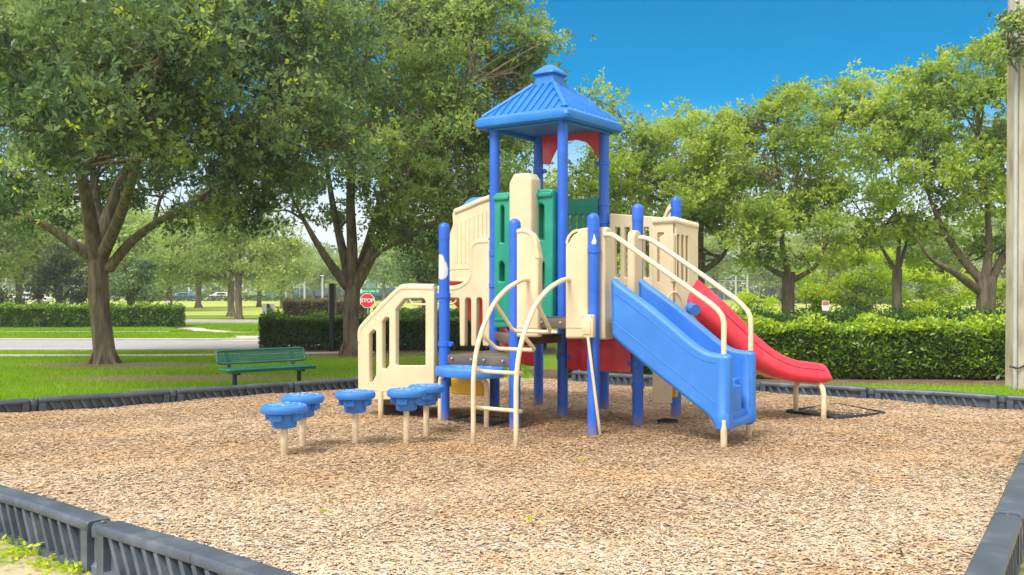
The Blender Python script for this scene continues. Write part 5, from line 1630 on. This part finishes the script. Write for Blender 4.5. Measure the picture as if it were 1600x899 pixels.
def build_signs():
    # stop sign with street name blades
    Y = 46.0
    g = at(574, 500, Y)
    T = thing('stop_sign', (g.x, g.y, GZ), 'red octagonal STOP sign with green street name blades on a thin post', 'stop sign')
    MB().tube([(g.x + .02, Y + .05, GZ - .1), (g.x + .02, Y + .05, 1.75)], .03, 10).build('post', M['metal'], T)
    c = at(574, 470, Y); X = Vector((1, 0))
    octo = lambda r: [(r * math.cos(PI / 8 + k * PI / 4) + c.x, r * math.sin(PI / 8 + k * PI / 4) + c.z) for k in range(8)]
    P0 = Vector((0, Y))
    pn = panel('sign_edge', M['white'], T, P0, X, octo(.375), th=.012, bev=.002, r=0)
    panel('sign_face', M['signred'], pn, P0, X, octo(.345), th=.008, bev=.001, off=.006, r=0)
    text_mesh('stop_lettering', 'STOP', .265, M['white'], pn, (c.x, Y - .012, c.z), X, .006)
    a, b = at(561, 459, Y), at(592, 451, Y)
    bl = panel('street_blade', M['signgreen'], T, P0, X, [(a.x, a.z), (b.x, a.z), (b.x, b.z), (a.x, b.z)], th=.01, bev=.002, r=.02)
    text_mesh('street_lettering', 'anne Lake St', .17, M['white'], bl, ((a.x + b.x) / 2 + .05, Y - .008, (a.z + b.z) / 2 - .0), X, .002)
    a2, b2 = at(558.5, 458.5, Y), at(566, 452, Y)
    panel('blade_end', M['white'], bl, P0, X, [(a2.x, a2.z), (b2.x, a2.z), (b2.x, b2.z), (a2.x, b2.z)], th=.012, bev=.002, off=.002, r=.01)
    a, b = at(564, 450.5, Y), at(585, 442, Y)
    u = Vector((.8, .6))
    panel('street_blade', M['signpale'], T, Vector((a.x, Y)), u, [(0, a.z), ((b.x - a.x) / .8, a.z), ((b.x - a.x) / .8, b.z), (0, b.z)], th=.01, bev=.002, r=.02)
    # dark square post with pale board behind
    g = gp(518, 548, GZ); Yp = g.y - .35
    g = at(518.5, 500, Yp)
    T = thing('sign_post', (g.x, g.y, GZ), 'tall black sign post with a pale board back, in front of the dark hedge', 'sign')
    MB().obox(Vector((g.x, Yp)), X, -.06, .06, -.05, .05, GZ - .1, at(0, 443, Yp).z).build('post', M['black'], T, bevel=.008)
    a, b = at(512.5, 490, Yp), at(525, 443.5, Yp)
    panel('board', M['metal'], T, Vector((0, Yp + .07)), X, [(a.x, a.z), (b.x, a.z), (b.x, b.z), (a.x, b.z)], th=.012, bev=.002, r=.02)
    # grey sign back over the hedge
    Ys = 29.5
    g = at(418.5, 500, Ys)
    T = thing('road_sign', (g.x, g.y, GZ), 'small grey sign back above the left end of the dark hedge', 'sign')
    MB().obox(Vector((g.x, Ys)), X, -.035, .035, -.03, .03, GZ - .1, at(0, 475, Ys).z).build('post', M['black'], T, bevel=.004)
    a, b = at(409.5, 497, Ys), at(428, 475, Ys)
    panel('board', M['metal'], T, Vector((0, Ys + .045)), X, [(a.x, a.z), (b.x, a.z), (b.x, b.z), (a.x, b.z)], th=.01, bev=.002, r=.02)
    # small red and white notice
    Yn = 24.9
    g = at(1289, 500, Yn)
    T = thing('notice_sign', (g.x, g.y, GZ), 'small red and white notice board on a post behind the right hedges', 'sign')
    MB().obox(Vector((g.x, Yn)), X, -.02, .02, .012, .05, GZ - .1, at(0, 472, Yn).z).build('post', M['black'], T)
    a, b = at(1284.3, 486, Yn), at(1295.7, 470, Yn); m = at(0, 477.3, Yn).z
    bd = panel('board', M['white'], T, Vector((0, Yn)), X, [(a.x, a.z), (b.x, a.z), (b.x, b.z), (a.x, b.z)], th=.01, bev=.002, r=.05)
    panel('red_header', M['signfaded'], bd, Vector((0, Yn)), X, [(a.x + .012, m), (b.x - .012, m), (b.x - .012, b.z - .012), (a.x + .012, b.z - .012)], th=.008, bev=.001, off=.004, r=.04)
    # low brown trail post
    Yq = 42.5
    g = at(263.5, 500, Yq)
    T = thing('marker_post', (g.x, g.y, GZ), 'thin brown marker post at the right end of the far left hedge', 'post')
    MB().tube([(g.x, Yq, GZ - .1), (g.x, Yq, at(0, 469, Yq).z)], .05, 8).build('post', M['barkdark'], T)
    MB().obox(Vector((g.x, Yq)), X, -.07, .07, -.06, -.045, .75, 1.02).build('plate', M['white'], T)

    # concrete pole at the right edge
    g = gp(1603, 607, GZ)
    T = thing('concrete_pole', (g.x, g.y, GZ), 'thick square concrete utility pole at the right edge of the photo with a grey conduit', 'utility pole')
    h = 9.0
    mb = MB(); sec = []
    for k in range(13):
        f = k / 12; w = .235 - .045 * f; z = GZ - .2 + (h + .2) * f
        sec.append([Vector((g.x + x, g.y + y, z)) for x, y in fillet([(-w, -w), (w, -w), (w, w), (-w, w)], .03)])
    mb.loft(sec)
    m, nt, b = mat_base('weathered_pole_concrete')
    n1 = noise(nt, 2.2, 7, .65, vscale=(1, 1, .35)); r1 = ramp(nt, [(.34, (.27, .215, .15)), (.5, (.47, .41, .31)), (.7, (.58, .53, .44))])
    nt.links.new(n1.outputs['Fac'], r1.inputs[0]); nt.links.new(r1.outputs[0], b.inputs['Base Color']); b.inputs['Roughness'].default_value = .9
    n2 = noise(nt, 40, 4, .7); bump(nt, b, n2.outputs['Fac'], .5, .01)
    mb.build('shaft', m, T, ang=40)
    MB().tube([(g.x - .27, g.y - .17, GZ - .1), (g.x - .255, g.y - .17, 4), (g.x - .225, g.y - .17, h - .5)], .035, 10).build('conduit', M['metal'], T, ang=60)
    MB().tube([(g.x - .33, g.y - .12, .22), (g.x - .26, g.y - .26, .20), (g.x - .1, g.y - .25, .27), (g.x + .1, g.y - .25, .42), (g.x + .26, g.y - .22, .55)], .014, 8).build('cable', M['black'], T, ang=60)
    # oak branch tips in front of the pole top
    P = lob((1588, 35, 15.0, .22), (1575, 62, 15.4, .18), (1568, 25, 15.4, .16), (1582, 85, 15.4, .14), (1600, 20, 15, .18), (1572, 90, 15.5, .12), (1660, 60, 15.2, .4))
    b0 = Vector((11.5, 15.8, GZ)); fk = Vector((11.3, 15.8, 3.4))
    limbs = [([fk, Vector((10.6, 15.5, 4.9)), Vector((9.4, 15.1, 5.6)), Vector(P[0][:3])], .08), ([fk, Vector((11.0, 15.3, 5.0)), Vector(P[6][:3])], .06)]
    tree('oak_tree', 'oak whose leafy branch tips hang over the top of the concrete pole', 'oaks round the playground', b0, fk, .2, limbs, P + [(11.6, 15.8, 5.6, 1.2), (11.2, 16.4, 6.4, 1.2)], 3200, .10, M['leaf_oak'], M['bark'], spread=.13, tint=(.5, .3), young=.08, cl_unit=26)

    # light poles and utility poles far away
    def pole(px, ytop, Y, r, lab, arms=False):
        g = at(px, 500, Y); zt = at(px, ytop, Y).z
        T = thing('utility_pole', (g.x, g.y, GZ), lab, 'pole', 'pale poles beyond the field')
        MB().tube([(g.x, Y, GZ - .2), (g.x, Y, zt)], [r * .8, r * .6], 8).build('shaft', M['metal'], T, ang=60)
        if arms: MB().bar((g.x - .9, Y, zt - .5), (g.x + .9, Y, zt - .5), .07, .07).build('crossarm', M['barkdark'], T)
        else: MB().bar((g.x - .25, Y - .2, zt), (g.x + .25, Y - .2, zt), .3, .12).build('lamp_head', M['white'], T)
        return Vector((g.x, Y, zt))
    pole(476, 428, 140, .2, 'pale light pole, taller left one of the pair above the brown topped hedge')
    pole(504, 431, 140, .22, 'thicker pale light pole just left of the dark sign post')
    pole(447, 452, 135, .2, 'short pale lamp post left of the two light poles')
    a = pole(1150, 431, 130, .2, 'pale utility pole farther left behind the red slide', True)
    b = pole(1168, 431, 130, .2, 'pale utility pole closer to the two-armed oak', True)
    pole(1161, 443, 132, .14, 'thin short pole between the two pale utility poles')
    for k, (dz, dy) in enumerate(((0, 0), (-1.0, .3), (-1.5, .6))):
        z = a.z + dz - .1
        pts = [Vector((20 + 34 * f, 131 + dy, z - .5 * math.sin(PI * f))) for f in [i / 10 for i in range(11)]]
        o = MB().tube(pts, .03, 5).build('power_line', M['black'], None, pts[0]); tag(o, ['topmost power line strung across the far pale poles', 'middle power line strung across the far pale poles', 'lowest power line strung across the far pale poles'][k], 'power line')
    # screened court fence
    T = thing('court_fence', (-42, 163, GZ), 'long dark blue-grey screened court fence beyond the open field', 'fence')
    MB().obox(Vector((-42, 163)), X, 0, 96, -.02, .02, GZ + .1, 1.95).build('screen', M['screen'], T)
    MB().tube([(-42, 162.9, 3.2), (54, 162.9, 3.2)], .05, 6).build('top_rail', M['metal'], T)
    for k in range(17):
        MB().tube([(-42 + 6 * k, 162.9, GZ - .1), (-42 + 6 * k, 162.9, 3.25)], .06, 6).build('post', M['metal'], T)
    # cars parked along the far side of the field
    def car(x, Y, mat, lab, flip=1):
        T = thing('parked_car', (x, Y, GZ), lab, 'car', 'cars parked beyond the field')
        P0 = Vector((x, Y))
        body = [(-2.2, .3), (2.2, .3), (2.25, .75), (2.0, .9), (.95, 1.0), (.55, 1.38), (-.95, 1.42), (-1.6, 1.02), (-2.2, .92), (-2.28, .6)]
        o = panel('body', mat, T, P0, X, [(a_ * flip, z + GZ) for a_, z in (body if flip > 0 else body[::-1])], th=1.7, bev=.08, r=.15)
        win = [(.42, 1.02), (.25, 1.32), (-.85, 1.34), (-1.25, 1.03)]
        panel('window', M['glass'], T, P0, X, [(a_ * flip, z + GZ) for a_, z in win], th=.02, bev=.004, off=.855, r=.06)
        for s in (-1.35, 1.4):
            for yy in (-.8, .8):
                w = MB().tube([(x + s, Y + yy - .1, GZ + .33), (x + s, Y + yy + .1, GZ + .33)], .33, 16).build('wheel', M['black'], T, ang=40)
                MB().tube([(x + s, Y + yy - .112, GZ + .33), (x + s, Y + yy - .104, GZ + .33)], .2, 12).build('rim', M['metal'], w, ang=40)
    car(-53, 156.5, M['carblue'], 'blue car parked beyond the field, behind the young oak pair', 1)
    car(-47.5, 156.5, M['carwhite'], 'white car parked beyond the field, just right of the blue one', -1)
    car(-60, 156, M['carwhite'], 'white car parked beyond the field, left of the blue one', 1)
    car(-66, 156.5, M['cargrey'], 'grey car parked beyond the field, farthest left of the row', -1)
    car(-58, 116, M['carwhite'], 'white car standing beyond the lawn left of the dark evergreen', 1)


build_signs()

# ================================================================== CAMERA, LIGHT, WORLD
def setup():
    cam = D.cameras.new('camera'); co = D.objects.new('camera', cam); COL.objects.link(co)
    cam.sensor_width = 36; cam.lens = 36 * FPX / 1600
    cam.shift_y = (PY0 - 449.5) / 1600
    cam.clip_end = 2000; cam.clip_start = .05
    co.location = (0, 0, CAMH); co.rotation_euler = (R(90), 0, 0)
    SC.camera = co
    w = D.worlds.new('World'); SC.world = w; w.use_nodes = True
    nt = w.node_tree; bg = nt.nodes['Background']
    az, el = SUN_AZ, SUN_EL                        # compass direction the light comes from, measured from +Y towards +X
    sky = N(nt, 'ShaderNodeTexSky', sky_type='NISHITA', sun_disc=False)
    sky.sun_elevation = R(el); sky.sun_rotation = R(az)
    sky.air_density = 1.0; sky.dust_density = 0.6; sky.ozone_density = 3.0
    tc = N(nt, 'ShaderNodeTexCoord')
    mp = N(nt, 'ShaderNodeMapping'); mp.inputs['Scale'].default_value = (1, 1, SKY_ZS)
    nt.links.new(tc.outputs['Generated'], mp.inputs[0]); nt.links.new(mp.outputs[0], sky.inputs[0])
    hs = N(nt, 'ShaderNodeHueSaturation', inp={'Hue': SKY_HUE, 'Saturation': SKY_SAT, 'Value': .78})
    nt.links.new(sky.outputs[0], hs.inputs['Color'])
    # unseen white cloud added overhead and behind the camera as fill; blue in view
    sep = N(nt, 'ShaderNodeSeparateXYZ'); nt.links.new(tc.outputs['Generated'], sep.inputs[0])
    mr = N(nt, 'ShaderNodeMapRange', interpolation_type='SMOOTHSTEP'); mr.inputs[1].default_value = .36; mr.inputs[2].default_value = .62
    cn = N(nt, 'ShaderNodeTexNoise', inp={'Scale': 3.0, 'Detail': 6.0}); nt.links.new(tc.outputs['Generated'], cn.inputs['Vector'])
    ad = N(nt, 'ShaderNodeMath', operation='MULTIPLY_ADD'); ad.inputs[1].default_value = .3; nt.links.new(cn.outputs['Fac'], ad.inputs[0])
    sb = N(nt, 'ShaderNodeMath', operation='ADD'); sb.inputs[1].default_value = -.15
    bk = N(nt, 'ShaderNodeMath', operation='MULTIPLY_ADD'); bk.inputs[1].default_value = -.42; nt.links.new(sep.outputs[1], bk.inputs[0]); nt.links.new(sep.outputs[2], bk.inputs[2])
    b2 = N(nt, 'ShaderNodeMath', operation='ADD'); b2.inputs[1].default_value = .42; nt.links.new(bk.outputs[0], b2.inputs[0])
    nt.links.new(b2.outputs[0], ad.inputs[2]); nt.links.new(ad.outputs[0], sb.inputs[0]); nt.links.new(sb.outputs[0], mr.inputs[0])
    # pale haze low on the horizon
    mh = N(nt, 'ShaderNodeMapRange', interpolation_type='SMOOTHSTEP'); mh.inputs[1].default_value = .20; mh.inputs[2].default_value = .06
    nt.links.new(sep.outputs[2], mh.inputs[0])
    mx2 = N(nt, 'ShaderNodeMixRGB'); mx2.inputs[2].default_value = (3.0, 3.3, 3.6, 1)
    nt.links.new(mh.outputs[0], mx2.inputs[0]); nt.links.new(hs.outputs[0], mx2.inputs[1])
    mx = N(nt, 'ShaderNodeMixRGB'); mx.inputs[2].default_value = (FILL_CLOUD, FILL_CLOUD * .985, FILL_CLOUD * .95, 1)
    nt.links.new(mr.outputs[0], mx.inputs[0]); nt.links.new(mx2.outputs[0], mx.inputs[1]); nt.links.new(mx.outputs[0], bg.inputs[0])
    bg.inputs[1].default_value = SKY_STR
    sl = D.lights.new('sun', 'SUN'); so = D.objects.new('sun', sl); COL.objects.link(so)
    sl.energy = SUN_E; sl.angle = R(SUN_ANG); sl.color = (1.0, .95, .87)
    d = Vector((math.sin(R(az)) * math.cos(R(el)), math.cos(R(az)) * math.cos(R(el)), math.sin(R(el))))
    so.rotation_euler = d.to_track_quat('Z', 'Y').to_euler(); so.location = d * 40
    SC.view_settings.view_transform = 'Standard'; SC.view_settings.look = 'None'
    SC.view_settings.exposure = EXPO; SC.view_settings.gamma = 1; SC.view_settings.use_curve_mapping = False
    SC.cycles.max_bounces = 6; SC.cycles.transparent_max_bounces = 4
    SC.cycles.diffuse_bounces = 3; SC.cycles.glossy_bounces = 2; SC.cycles.transmission_bounces = 3
    SC.cycles.use_denoising = True


def haze():
    m = D.materials.new('haze'); m.use_nodes = True; nt = m.node_tree
    nt.nodes.remove(nt.nodes['Principled BSDF'])
    v = N(nt, 'ShaderNodeVolumePrincipled'); v.inputs['Density'].default_value = HAZE; v.inputs['Color'].default_value = (.93, .96, 1, 1); v.inputs['Anisotropy'].default_value = .2
    nt.links.new(v.outputs[0], nt.nodes['Material Output'].inputs['Volume'])
    mb = MB(); mb.obox((0, 0), (1, 0), -510, 510, -70, 710, GZ - 1, 14)
    tag(mb.build('haze', m), kind='stuff')


HAZE = .0008
if HAZE: haze()
SUN_AZ, SUN_EL, SUN_E, SUN_ANG = 222, 54, 1.5, 26
SKY_STR, SKY_ZS, SKY_SAT, SKY_HUE, EXPO, FILL_CLOUD = .10, 2.3, 1.62, .480, 1.68, 4.2
setup()
